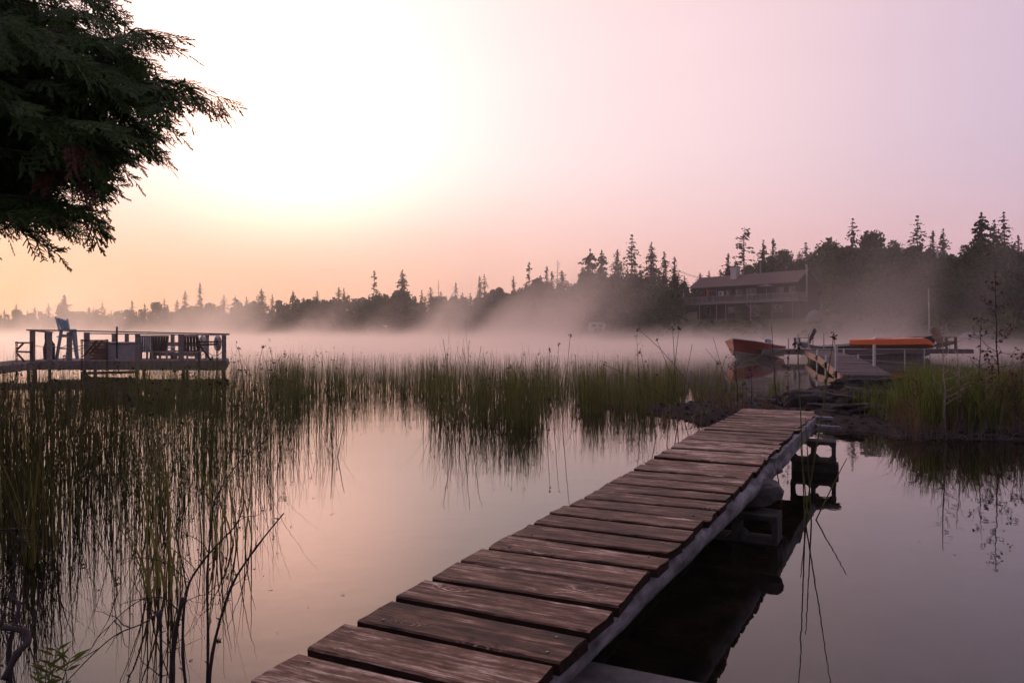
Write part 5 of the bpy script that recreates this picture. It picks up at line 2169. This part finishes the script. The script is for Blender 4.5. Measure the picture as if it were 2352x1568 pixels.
bulrush("bulrushes with brown heads left of the deck's right corner", [(560, 985, 604, 795, .05, 1), (575, 990, 548, 800, .06, 1), (640, 980, 655, 815, .05, 1), (655, 985, 622, 805, .06, 1)])
bulrush("lone bulrush bent sharply in open water beside the left reeds", [(772, 1050, 790, 975, .02, 0), (765, 1060, 760, 985, .02, 0)])


def blades(name, label, areas, mat_, seed, cat="grass", width=.007, z0=None, kind="stuff"):
    rng = np.random.default_rng(seed)
    Vs, Fs, n0 = [], [], 0
    for (px0, px1, da, db, cnt_, h0, h1, lean) in areas:
        m = max(2, cnt_ // 26)
        cpx = px0 + (px1 - px0) * rng.random(m)
        cd = da + (db - da) * rng.random(m)
        k = rng.integers(0, m, cnt_)
        d = cd[k] + rng.normal(size=cnt_) * .09
        x = (cpx[k] - 1176) / K * cd[k] + rng.normal(size=cnt_) * .07
        z = np.array([max(spit_h(a, c), -.05) if z0 is None else z0 for a, c in zip(x, d)])
        base = np.stack([x, d, z - .02], 1)
        H = h0 + (h1 - h0) * rng.random(cnt_)
        ln = np.abs(rng.normal(size=cnt_)) * lean + .04
        V, F, _ = stems(base, H, ln, rng.random(cnt_) * 6.283, width * (.6 + .8 * rng.random(cnt_)), 5, 2.0, True, rng, kink=.08)
        Vs.append(V)
        Fs.append(F + n0)
        n0 += len(V)
    o = link(bpy.data.objects.new(name, np_mesh(name, np.concatenate(Vs), np.concatenate(Fs), M[mat_])))
    return props(o, label, cat, kind=kind)


blades("grass", "bright green tufts of shore grass on the spit at the right", [
    (2090, 2180, 10.1, 13.2, 1000, .45, .85, .30), (2060, 2200, 11, 14, 500, .35, .7, .35), (2190, 2280, 9.9, 13, 1000, .45, .82, .3),
    (2280, 2560, 9.8, 14, 1500, .4, .75, .32), (2040, 2080, 11, 15, 160, .3, .55, .35), (2000, 2060, 10.8, 12, 90, .2, .4, .3),
    (1975, 2030, 12.5, 14.5, 120, .25, .45, .4), (1770, 1800, 14, 15, 50, .3, .45, .3)], "grass", 21)
blades("dry_grass", "brown dead grass at the foot of the right-hand tufts", [
    (2060, 2200, 9.8, 11.2, 600, .15, .4, .55), (2190, 2560, 9.6, 12.5, 1500, .25, .7, .45), (2040, 2130, 10.2, 12.5, 260, .15, .35, .6),
    (1560, 1760, 11.8, 14, 260, .1, .3, .6), (2300, 2560, 11, 15, 700, .5, .9, .3)], "drygrass", 22, cat="dry grass", width=.005)
blades("reed_blades", "broad green reed leaves among the loose left reeds", [
    (230, 430, 3.8, 5.2, 36, .5, .85, .25), (300, 600, 4.2, 6.5, 40, .55, .9, .22), (60, 260, 4.4, 6, 40, .6, .95, .2)], "reed", 23, cat="reeds", width=.006, z0=-.1)
blades("shore_litter", "tangle of dead stalks and litter at the reeds' foot by the spit", [
    (990, 1130, 11.2, 12.6, 180, .08, .25, .9), (1240, 1480, 11.6, 14, 160, .08, .22, .9), (1480, 1760, 11.2, 13.5, 420, .08, .3, .9), (790, 960, 11.4, 12.4, 26, .06, .14, 1.0)], "drygrass", 24, cat="litter", width=.0045, z0=-.03)


# ------------------------------------------------------------------ bare saplings on the spit
def sapling(label, bpx, bpy_, tpx, tpy, d, nbr, seed, spread=.33, leaves=0, thick=.010, base_z=None, low=.25, bark="twig"):
    rnd = random.Random(seed)
    b0 = P(bpx, bpy_, d)
    if base_z is not None:
        b0.z = base_z
    tip = P(tpx, tpy, d)
    t = thing("sapling", tuple(b0), label, "sapling", "bare saplings on the spit")
    n = 12
    H = (tip - b0).length
    pts = []
    ox = oy = 0
    for i in range(n + 1):
        u = i / n
        ox += rnd.gauss(0, H * .007)
        oy += rnd.gauss(0, H * .007)
        pts.append(b0.lerp(tip, u) + Vector((ox * (1 - u), oy * (1 - u), 0)))
    MB().tube(pts, [thick * (1 - .82 * i / n) for i in range(n + 1)], 6).build("stem", M[bark], t, True)
    lv = []
    for k in range(nbr):
        u = low + (.96 - low) * (k + rnd.random() * .8) / nbr
        i = min(n - 1, int(u * n))
        p = pts[i].lerp(pts[i + 1], u * n - i)
        a = rnd.random() * 6.283
        L = H * spread * (1.12 - u) * rnd.uniform(.6, 1.25) + .03
        dv = Vector((math.cos(a), math.sin(a) * .9, rnd.uniform(.15, .75)))
        q = [p]
        for s in range(5):
            dv = (dv + Vector((rnd.gauss(0, .22), rnd.gauss(0, .22), rnd.gauss(.05, .16)))).normalized()
            q.append(q[-1] + dv * L / 5)
        b = MB()
        r0 = thick * .5 * (1.1 - u * .6)
        b.tube(q, [r0 * (1 - .14 * s) for s in range(6)], 4, False)
        for s in range(1, 6):
            if rnd.random() < .75:
                e = q[s] + Vector((rnd.gauss(0, 1), rnd.gauss(0, 1), rnd.gauss(.35, .6))).normalized() * L * rnd.uniform(.12, .4)
                b.tube([q[s], q[s].lerp(e, .5) + Vector((0, 0, .006)), e], [r0 * .5, r0 * .4, r0 * .22], 3, False)
                if rnd.random() < leaves:
                    lv.append(e)
        if rnd.random() < leaves:
            lv.append(q[-1])
        b.build("twig", M[bark], t)
    if lv:
        rng = np.random.default_rng(seed)
        C_ = np.array([np.array(e) + rng.normal(size=3) * .016 for e in lv for _ in range(2)]) - np.array(t.location)
        v, f = tri_cloud(C_, .016, rng, elong=1.5)
        o = link(bpy.data.objects.new("leaves", np_mesh("leaves", v, f, M["cedar_dead"])), t)
    return t


sapling("bare sapling with spread twigs in front of the dock's pipes", 1783, 925, 1772, 742, 12.6, 11, 1, .30, 0, .012)
sapling("short bare sapling before the red boat's bow", 1692, 925, 1687, 795, 12.2, 9, 2, .30, .2, .010)
sapling("little sapling with a few dead leaves between the red boat and the boulder", 1727, 930, 1725, 838, 12.0, 7, 3, .45, .8, .008)
sapling("bare forked sapling by the big boulder", 1812, 945, 1808, 818, 11.8, 8, 4, .35, .4, .008)
sapling("thin bare sapling in the central reeds", 1245, 945, 1240, 800, 12.8, 8, 5, .28, .1, .008, -.05)
sapling("bare sapling with upcurved twigs over the right reed clump", 1475, 930, 1462, 765, 13.0, 10, 6, .28, .2, .008, -.05)
sapling("pale barked bare sapling standing at the front of the shore grass", 2172, 1005, 2165, 735, 10.0, 16, 7, .28, .0, .016, .02, bark="palebark")
sapling("slim pale sapling right of the pale barked one", 2212, 1000, 2198, 772, 10.2, 13, 8, .26, .1, .012, .02, bark="palebark")
sapling("bare sapling rising behind the green grass", 2245, 930, 2255, 720, 11.2, 13, 9, .3, .3, .012)
sapling("tallest bare sapling with dead brown leaves at its top, by the right edge", 2295, 925, 2285, 618, 11.6, 18, 10, .26, .75, .015)
sapling("leafy brown-topped sapling cut by the right edge", 2350, 960, 2346, 800, 11.0, 10, 11, .5, .9, .009)
sapling("brown weed stalk with withered leaves between the pale saplings and the edge", 2270, 985, 2262, 812, 10.4, 14, 13, .34, .8, .008, .04, bark="palebark")
sapling("short withered weed at the front edge of the shore grass", 2110, 985, 2102, 868, 10.5, 10, 14, .4, .7, .007, .04, bark="palebark")
sapling("withered weed with brown leaves low at the right edge", 2335, 985, 2322, 850, 10.1, 12, 15, .42, .9, .008, .04)
sapling("twiggy dead stem leaning at the water's edge under the grass", 2230, 1000, 2300, 880, 9.9, 9, 12, .4, .2, .007, .02)


# bleached dead twigs round the foot of the grass
def brush_pile(label, px0, px1, d0, d1, n, seed):
    rnd = random.Random(seed)
    b = MB()
    for i in range(n):
        d = rnd.uniform(d0, d1)
        p = P(rnd.uniform(px0, px1), 0, d)
        p.z = max(spit_h(p.x, p.y), 0) + rnd.uniform(0, .05)
        dv = Vector((rnd.gauss(0, 1), rnd.gauss(0, .6), rnd.uniform(.1, 1.0))).normalized()
        L = rnd.uniform(.12, .4)
        q = [p]
        for s in range(4):
            dv = (dv + Vector((rnd.gauss(0, .3), rnd.gauss(0, .3), rnd.gauss(-.05, .3)))).normalized()
            q.append(q[-1] + dv * L / 4)
            if rnd.random() < .5:
                b.tube([q[-1], q[-1] + Vector((rnd.gauss(0, .05), rnd.gauss(0, .05), rnd.uniform(0, .08)))], [.002, .001], 3, False)
        b.tube(q, [.0045 - .0008 * s for s in range(5)], 4, False)
    o = b.build("brushwood", M["deadwood"], None)
    props(o, label, "brushwood", kind="stuff")


brush_pile("bleached dead twigs round the foot of the right shore grass", 2060, 2420, 9.5, 10.6, 260, 31)
brush_pile("dead twigs on the mud left of the big boulder", 1600, 1800, 11.6, 13.5, 90, 32)


# ------------------------------------------------------------------ the bare shrub in the near left water
def px_path(pts, d0, d1=None):
    d1 = d0 if d1 is None else d1
    n = len(pts) - 1
    raw = [P(x, y, d0 + (d1 - d0) * i / n) for i, (x, y) in enumerate(pts)]
    # smooth (Catmull-Rom)
    out = []
    for i in range(n):
        p0, p1, p2, p3 = raw[max(0, i - 1)], raw[i], raw[i + 1], raw[min(n, i + 2)]
        for k in range(4):
            t = k / 4
            out.append(.5 * ((2 * p1) + (p2 - p0) * t + (2 * p0 - 5 * p1 + 4 * p2 - p3) * t * t + (3 * p1 - p0 - 3 * p2 + p3) * t ** 3))
    out.append(raw[-1])
    return out


def shrub(label, limbs, seed, twigs=3):
    rnd = random.Random(seed)
    b0 = P(limbs[0][0][0][0], 1640, limbs[0][1])
    t = thing("bare_shrub", (b0.x, b0.y, -.1), label, "shrub", "bare shrubs in the shallows")
    for (pts, d0, d1, r0, r1) in limbs:
        q = px_path(pts, d0, d1)
        n = len(q) - 1
        b = MB()
        b.tube(q, [.82 * (r0 + (r1 - r0) * i / n) * (1.25 if i % 4 == 0 and r0 > .005 else 1) * rnd.uniform(.93, 1.07) for i in range(n + 1)], 7)
        if r0 > .004:                       # buds and short spurs
            for k in range(3, n, 3):
                o = Vector((rnd.choice((-1, 1)), rnd.gauss(0, .5), rnd.uniform(.2, 1))).normalized()
                b.tube([q[k], q[k] + o * rnd.uniform(.012, .02)], [r0 * .45, r0 * .15], 4)
        lo = b.build("limb", M["twig"], t, True)
        for k in range(twigs if r0 > .002 else 1):
            i = rnd.randrange(n // 3, n)
            dv = (q[min(n, i + 1)] - q[i - 1]).normalized()
            dv = (dv + Vector((rnd.choice((-1, 1)) * rnd.uniform(.4, 1), rnd.gauss(0, .4), rnd.uniform(-.2, .6)))).normalized()
            w = [q[i]]
            L = rnd.uniform(.06, .20)
            for s in range(5):
                dv = (dv + Vector((rnd.gauss(0, .2), rnd.gauss(0, .2), rnd.gauss(0, .2)))).normalized()
                w.append(w[-1] + dv * L / 5)
            MB().tube(w, [.0016 - .0002 * s for s in range(6)], 4, False).build("twig", M["twig"], lo)
    return t


D0 = 2.35
shrub("dark bare shrub with arching stems rising from the near left shallows", [
    ([(478, 1640), (488, 1500), (530, 1350), (590, 1255), (652, 1178)], 2.35, 2.55, .0068, .0025),
    ([(474, 1640), (478, 1480), (476, 1330), (484, 1220), (492, 1150)], 2.35, 2.45, .0056, .0030),
    ([(492, 1150), (520, 1100), (560, 1050), (612, 1010)], 2.45, 2.6, .0030, .0014),
    ([(398, 1640), (396, 1540), (402, 1460), (420, 1372)], 2.25, 2.25, .0098, .0075),
    ([(436, 1640), (420, 1500), (428, 1360), (465, 1290), (500, 1250), (545, 1200), (562, 1150)], 2.3, 2.5, .0062, .0018),
    ([(366, 1640), (370, 1520), (368, 1400)], 2.3, 2.3, .0058, .0050),
    ([(408, 1400), (372, 1372), (318, 1380), (262, 1425), (238, 1460)], 2.28, 2.2, .0026, .0010),
    ([(368, 1402), (330, 1430), (270, 1455), (215, 1500), (150, 1568)], 2.28, 2.0, .0030, .0014),
    ([(428, 1350), (418, 1290), (405, 1230), (410, 1190)], 2.35, 2.4, .0030, .0012),
    ([(430, 1330), (380, 1292), (320, 1280), (270, 1300)], 2.35, 2.3, .0016, .0008),
], 5)
shrub("tangle of twisted dark branches at the lower left corner", [
    ([(30, 1640), (20, 1500), (38, 1420), (44, 1385), (20, 1372)], 2.1, 2.2, .009, .004),
    ([(10, 1560), (40, 1500), (62, 1475), (58, 1450), (10, 1440)], 2.0, 2.1, .011, .009),
    ([(-40, 1640), (-10, 1480), (-30, 1380), (30, 1300), (60, 1240)], 2.1, 2.2, .006, .002),
    ([(0, 1600), (30, 1530), (80, 1420), (100, 1340)], 2.1, 2.2, .003, .001),
    ([(40, 1600), (20, 1490), (5, 1420), (-20, 1330)], 2.1, 2.2, .003, .001),
    ([(110, 1640), (90, 1560), (60, 1460), (20, 1390)], 2.0, 2.1, .003, .0012),
    ([(-30, 1230), (10, 1215), (40, 1240), (20, 1275)], 2.2, 2.2, .003, .001),
], 6, 4)


def willow_shoot():
    t = thing("leafy_shoot", P(120, 1640, 2.0), "small green shoot of narrow leaves at the lower left", "plant")
    rnd = random.Random(12)
    for (bx_, tx, ty) in ((105, 130, 1492), (120, 160, 1512), (95, 108, 1530)):
        q = px_path([(bx_, 1640), ((bx_ + tx) / 2, (1640 + ty) / 2), (tx, ty)], 2.0)
        MB().tube(q, [.0025 - .0002 * i for i in range(len(q))], 5).build("stem", M["grass"], t)
        for i in range(1, len(q)):
            for sgn in (-1, 1):
                p = q[i]
                dv = Vector((sgn * rnd.uniform(.6, 1), rnd.gauss(0, .5), rnd.uniform(.3, .9))).normalized()
                L = rnd.uniform(.035, .06)
                w = dv.cross(Vector((0, 1, 0))).normalized() * .0045
                MB().add([p, p + dv * L * .4 + w, p + dv * L, p + dv * L * .4 - w], [(0, 1, 2, 3)]).build("leaf", M["grass"], t)


willow_shoot()

# ------------------------------------------------------------------ the cedar reaching in from the left
def frond(rng, L=.20):
    """flat cedar spray: a midrib with alternating side sprays that branch again, as thin strips"""
    V, F = [], []

    def strip(p, q, w0, w1):
        d_ = q - p
        l_ = math.hypot(d_[0], d_[1]) + 1e-9
        nx, ny = -d_[1] / l_, d_[0] / l_
        n0 = len(V)
        V.extend([(p[0] + nx * w0, p[1] + ny * w0, p[2]), (p[0] - nx * w0, p[1] - ny * w0, p[2]), (q[0] - nx * w1, q[1] - ny * w1, q[2]), (q[0] + nx * w1, q[1] + ny * w1, q[2])])
        F.append((n0, n0 + 1, n0 + 2, n0 + 3))

    def go(p, ang_, L_, lev):
        n = {0: 9, 1: 5, 2: 1}[lev]
        w = {0: .0034, 1: .0033, 2: .0031}[lev]
        q = np.array(p, float)
        bend = rng.normal() * .25
        for i in range(n):
            u = (i + 1) / n
            a = ang_ + bend * u
            q2 = q + np.array([math.cos(a), math.sin(a), 0]) * L_ / n
            q2[2] -= .10 * L_ / n * u
            strip(q, q2, w * (1 - .3 * (u - 1 / n)), w * (1 - .3 * u))
            if lev < 2 and i > 0 or lev == 1:
                s = 1 if i % 2 else -1
                l2 = L_ * (.52 if lev == 0 else .40) * (1 - .72 * abs(u - .35)) * rng.uniform(.75, 1.15)
                go(q2, a + s * rng.uniform(.55, .85), l2, lev + 1)
                if lev == 1:
                    go(q2, a - s * rng.uniform(.55, .85), l2 * .8, 2)
            q = q2

    go((0, 0, 0), 0.0, L, 0)
    V = np.array(V)
    V[:, 2] -= (V[:, 0] ** 2) * 1.0 + .03 * np.abs(V[:, 1]) ** 1.0
    return V, np.array(F)


def cedar():
    rng = np.random.default_rng(77)
    rnd = random.Random(77)
    trunk_b = Vector((-4.35, 4.3, -.1))
    t = thing("cedar_tree", tuple(trunk_b), "big dark cedar reaching into the upper left corner", "cedar tree")
    b = MB()
    pts = [trunk_b + Vector((.05 * math.sin(i), .05 * math.cos(i * 1.3), 1.0 * i)) for i in range(9)]
    b.tube(pts, [.20 - .02 * i for i in range(9)], 12)
    b.build("trunk", M["bark"], t, True)
    FR = [frond(rng, L) for L in (.20, .17, .23, .15)]
    LV = [len(f[0]) for f in FR]
    placed = []
    # boughs: (tip px, tip py, tip distance, height where they leave the trunk)
    tips = [(505, 205, 3.7, 2.35), (435, 62, 3.8, 2.6), (418, 388, 3.6, 2.1), (372, 442, 3.5, 2.0), (292, 498, 3.5, 1.95), (205, 592, 3.4, 1.85), (10, 636, 3.3, 1.8), (300, 12, 3.9, 2.75),
            (480, 300, 3.9, 2.3), (330, 330, 3.3, 2.2), (150, 480, 3.3, 2.0), (120, 300, 3.2, 2.3), (230, 200, 3.4, 2.5), (60, 120, 3.3, 2.7), (350, 150, 4.2, 2.6), (250, 380, 4.2, 2.2),
            (130, 590, 4.0, 1.9), (60, 420, 4.2, 2.1), (420, 250, 4.4, 2.4), (200, 60, 4.5, 2.8), (100, 200, 4.6, 2.6), (380, 90, 4.6, 2.8), (300, 260, 3.6, 2.4), (20, 540, 3.6, 1.95),
            (340, 440, 4.2, 2.0), (240, 520, 4.0, 1.95), (180, 130, 3.6, 2.7), (280, 120, 3.3, 2.7), (60, 560, 3.9, 1.9), (400, 320, 4.2, 2.2),
            (330, 60, 3.6, 2.75), (400, 140, 3.7, 2.6), (250, 30, 3.6, 2.8), (380, 215, 3.5, 2.5), (150, 20, 3.4, 2.9), (440, 340, 4.0, 2.2), (90, 60, 4.0, 2.8),
            # above and left of the frame
            (250, -140, 3.8, 3.2), (120, -260, 3.6, 3.4), (330, -60, 4.4, 3.0), (60, -90, 4.4, 3.0), (-150, 520, 3.6, 2.0), (-250, 350, 3.4, 2.3), (-120, 150, 3.3, 2.7), (-300, 0, 3.5, 3.0),
            (-500, 420, 3.8, 2.2), (-100, -350, 4.0, 3.6), (-350, -300, 3.6, 3.6),
            (-1150, 320, 4.4, 2.3), (-1250, 60, 4.8, 2.8), (-700, -150, 5.3, 3.0), (-750, 480, 3.4, 2.1), (-420, 260, 5.8, 2.5), (-250, 60, 5.6, 2.9), (-900, -350, 4.2, 3.6)]
    for k, (px, py, d, hz) in enumerate(tips):
        vx, vy = px + 60, py - 190
        vl = math.hypot(vx, vy)
        pull = 88 if k in (0, 1, 2, 7) else 118
        tip = P(px - pull * vx / vl, py - pull * vy / vl - (34 if py > 430 else 8), d)
        a = trunk_b + Vector((.05, 0, hz + .1))
        c = a.lerp(tip, .5) + Vector((rnd.gauss(0, .12), rnd.gauss(0, .15), rnd.gauss(.2, .15)))
        n = 14
        pts = [(1 - u) ** 2 * a + 2 * u * (1 - u) * c + u * u * tip for u in [i / n for i in range(n + 1)]]
        b = MB()
        b.tube(pts, [.015 * (1 - .88 * i / n) + .001 for i in range(n + 1)], 6)
        # side boughs
        subs = [(pts, 0.14)]
        for s in range(7):
            i = rnd.randrange(5, n)
            dv = (pts[i] - pts[i - 1]).normalized()
            side = dv.cross(Vector((0, 0, 1))).normalized() * rnd.choice((-1, 1))
            e = pts[i] + (dv * rnd.uniform(.6, 1.0) + side * rnd.uniform(.4, .9) + Vector((0, 0, rnd.uniform(-.45, .15)))) * rnd.uniform(.18, .34)
            m_ = [pts[i].lerp(e, u) + Vector((0, 0, .03 * math.sin(u * 3.14) - .03 * u)) for u in (0, .25, .5, .75, 1)]
            b.tube(m_, [.006, .0045, .0035, .0025, .0015], 4, False)
            subs.append((m_, 0.0))
        b.build("limb", M["bark"], t, True)
        for pl, u0 in subs:
            L_ = sum((pl[i + 1] - pl[i]).length for i in range(len(pl) - 1))
            cntf = int(L_ * (1 - u0) / .031) + 2
            for j in range(cntf):
                u = u0 + (1 - u0) * (j + rnd.random()) / cntf
                if u > .999:
                    u = .999
                i = int(u * (len(pl) - 1))
                p = pl[i].lerp(pl[i + 1], u * (len(pl) - 1) - i)
                dv = (pl[i + 1] - pl[i]).normalized()
                side = dv.cross(Vector((0, 0, 1)))
                side = side.normalized() if side.length > .01 else Vector((1, 0, 0))
                s = 1 if j % 2 else -1
                dr = (dv * rnd.uniform(.5, 1.0) + side * s * rnd.uniform(.1, .8) + Vector((0, 0, rnd.uniform(-.55, .15)))).normalized()
                if u > .97:
                    dr = (dv + Vector((0, 0, -.15))).normalized()
                placed.append((p, dr, rnd.uniform(.6, 1.1)))
    Vs, Fs, n0 = [], [], 0
    Vd, Fd, nd = [], [], 0
    for (p, dr, s) in placed:
        v, f = FR[rnd.randrange(4)]
        x = np.array(dr)
        up = np.array([rnd.gauss(0, .5), rnd.gauss(-.45, .5), 1.0])
        y = np.cross(up, x)
        y /= np.linalg.norm(y)
        z = np.cross(x, y)
        w = (v[:, 0:1] * x + v[:, 1:2] * y + v[:, 2:3] * z) * s + np.array(p) - np.array(trunk_b)
        q = np.array(p)
        ppx = 1176 + K * q[0] / q[1]
        ppy = 770 - K * (q[2] - CAMH) / q[1]
        if (math.hypot(ppx - 115, ppy - 385) < 36 or math.hypot(ppx - 145, ppy - 318) < 24) and q[1] < 3.62:
            Vd.append(w)
            Fd.append(f + nd)
            nd += len(w)
        else:
            Vs.append(w)
            Fs.append(f + n0)
            n0 += len(w)
    link(bpy.data.objects.new("crown", np_mesh("crown", np.concatenate(Vs), np.concatenate(Fs), M["cedar"])), t)
    print("cedar fronds", len(placed), "quads", sum(len(f) for f in Fs))
    if Vd:
        o = link(bpy.data.objects.new("dead_spray", np_mesh("dead_spray", np.concatenate(Vd), np.concatenate(Fd), M["cedar_dead"])), t)
        o["label"] = "rust-brown dead spray"


cedar()


# ------------------------------------------------------------------ bits of leaf and pollen afloat
def floating_bits():
    rng = np.random.default_rng(55)
    C_, S_ = [], []
    for (px0, px1, y0, y1, n) in ((250, 800, 960, 1500, 16), (980, 1500, 960, 1080, 24), (1900, 2352, 1020, 1560, 10), (1500, 1760, 930, 1010, 30), (790, 980, 950, 980, 12)):
        for i in range(n):
            q = G(rng.uniform(px0, px1), y0 + (y1 - y0) * rng.random() ** 1.6)
            C_.append((q.x, q.y, .004))
            S_.append(rng.uniform(.004, .011))
    C_ = np.array(C_)
    n = len(C_)
    a = rng.random(n) * 6.283
    s = np.array(S_)
    V = np.stack([C_ + np.stack([np.cos(a + k * 1.57) * s * (1.5 if k % 2 == 0 else .5), np.sin(a + k * 1.57) * s * (1.5 if k % 2 == 0 else .5), np.full(n, .001 * (k % 3))], 1) for k in range(4)], 1).reshape(-1, 3)
    o = link(bpy.data.objects.new("floating_litter", np_mesh("floating_litter", V, np.arange(n * 4).reshape(n, 4), M["drygrass"])))
    props(o, "scattered bits of dead leaf afloat on the lake", "litter", kind="stuff")


floating_bits()
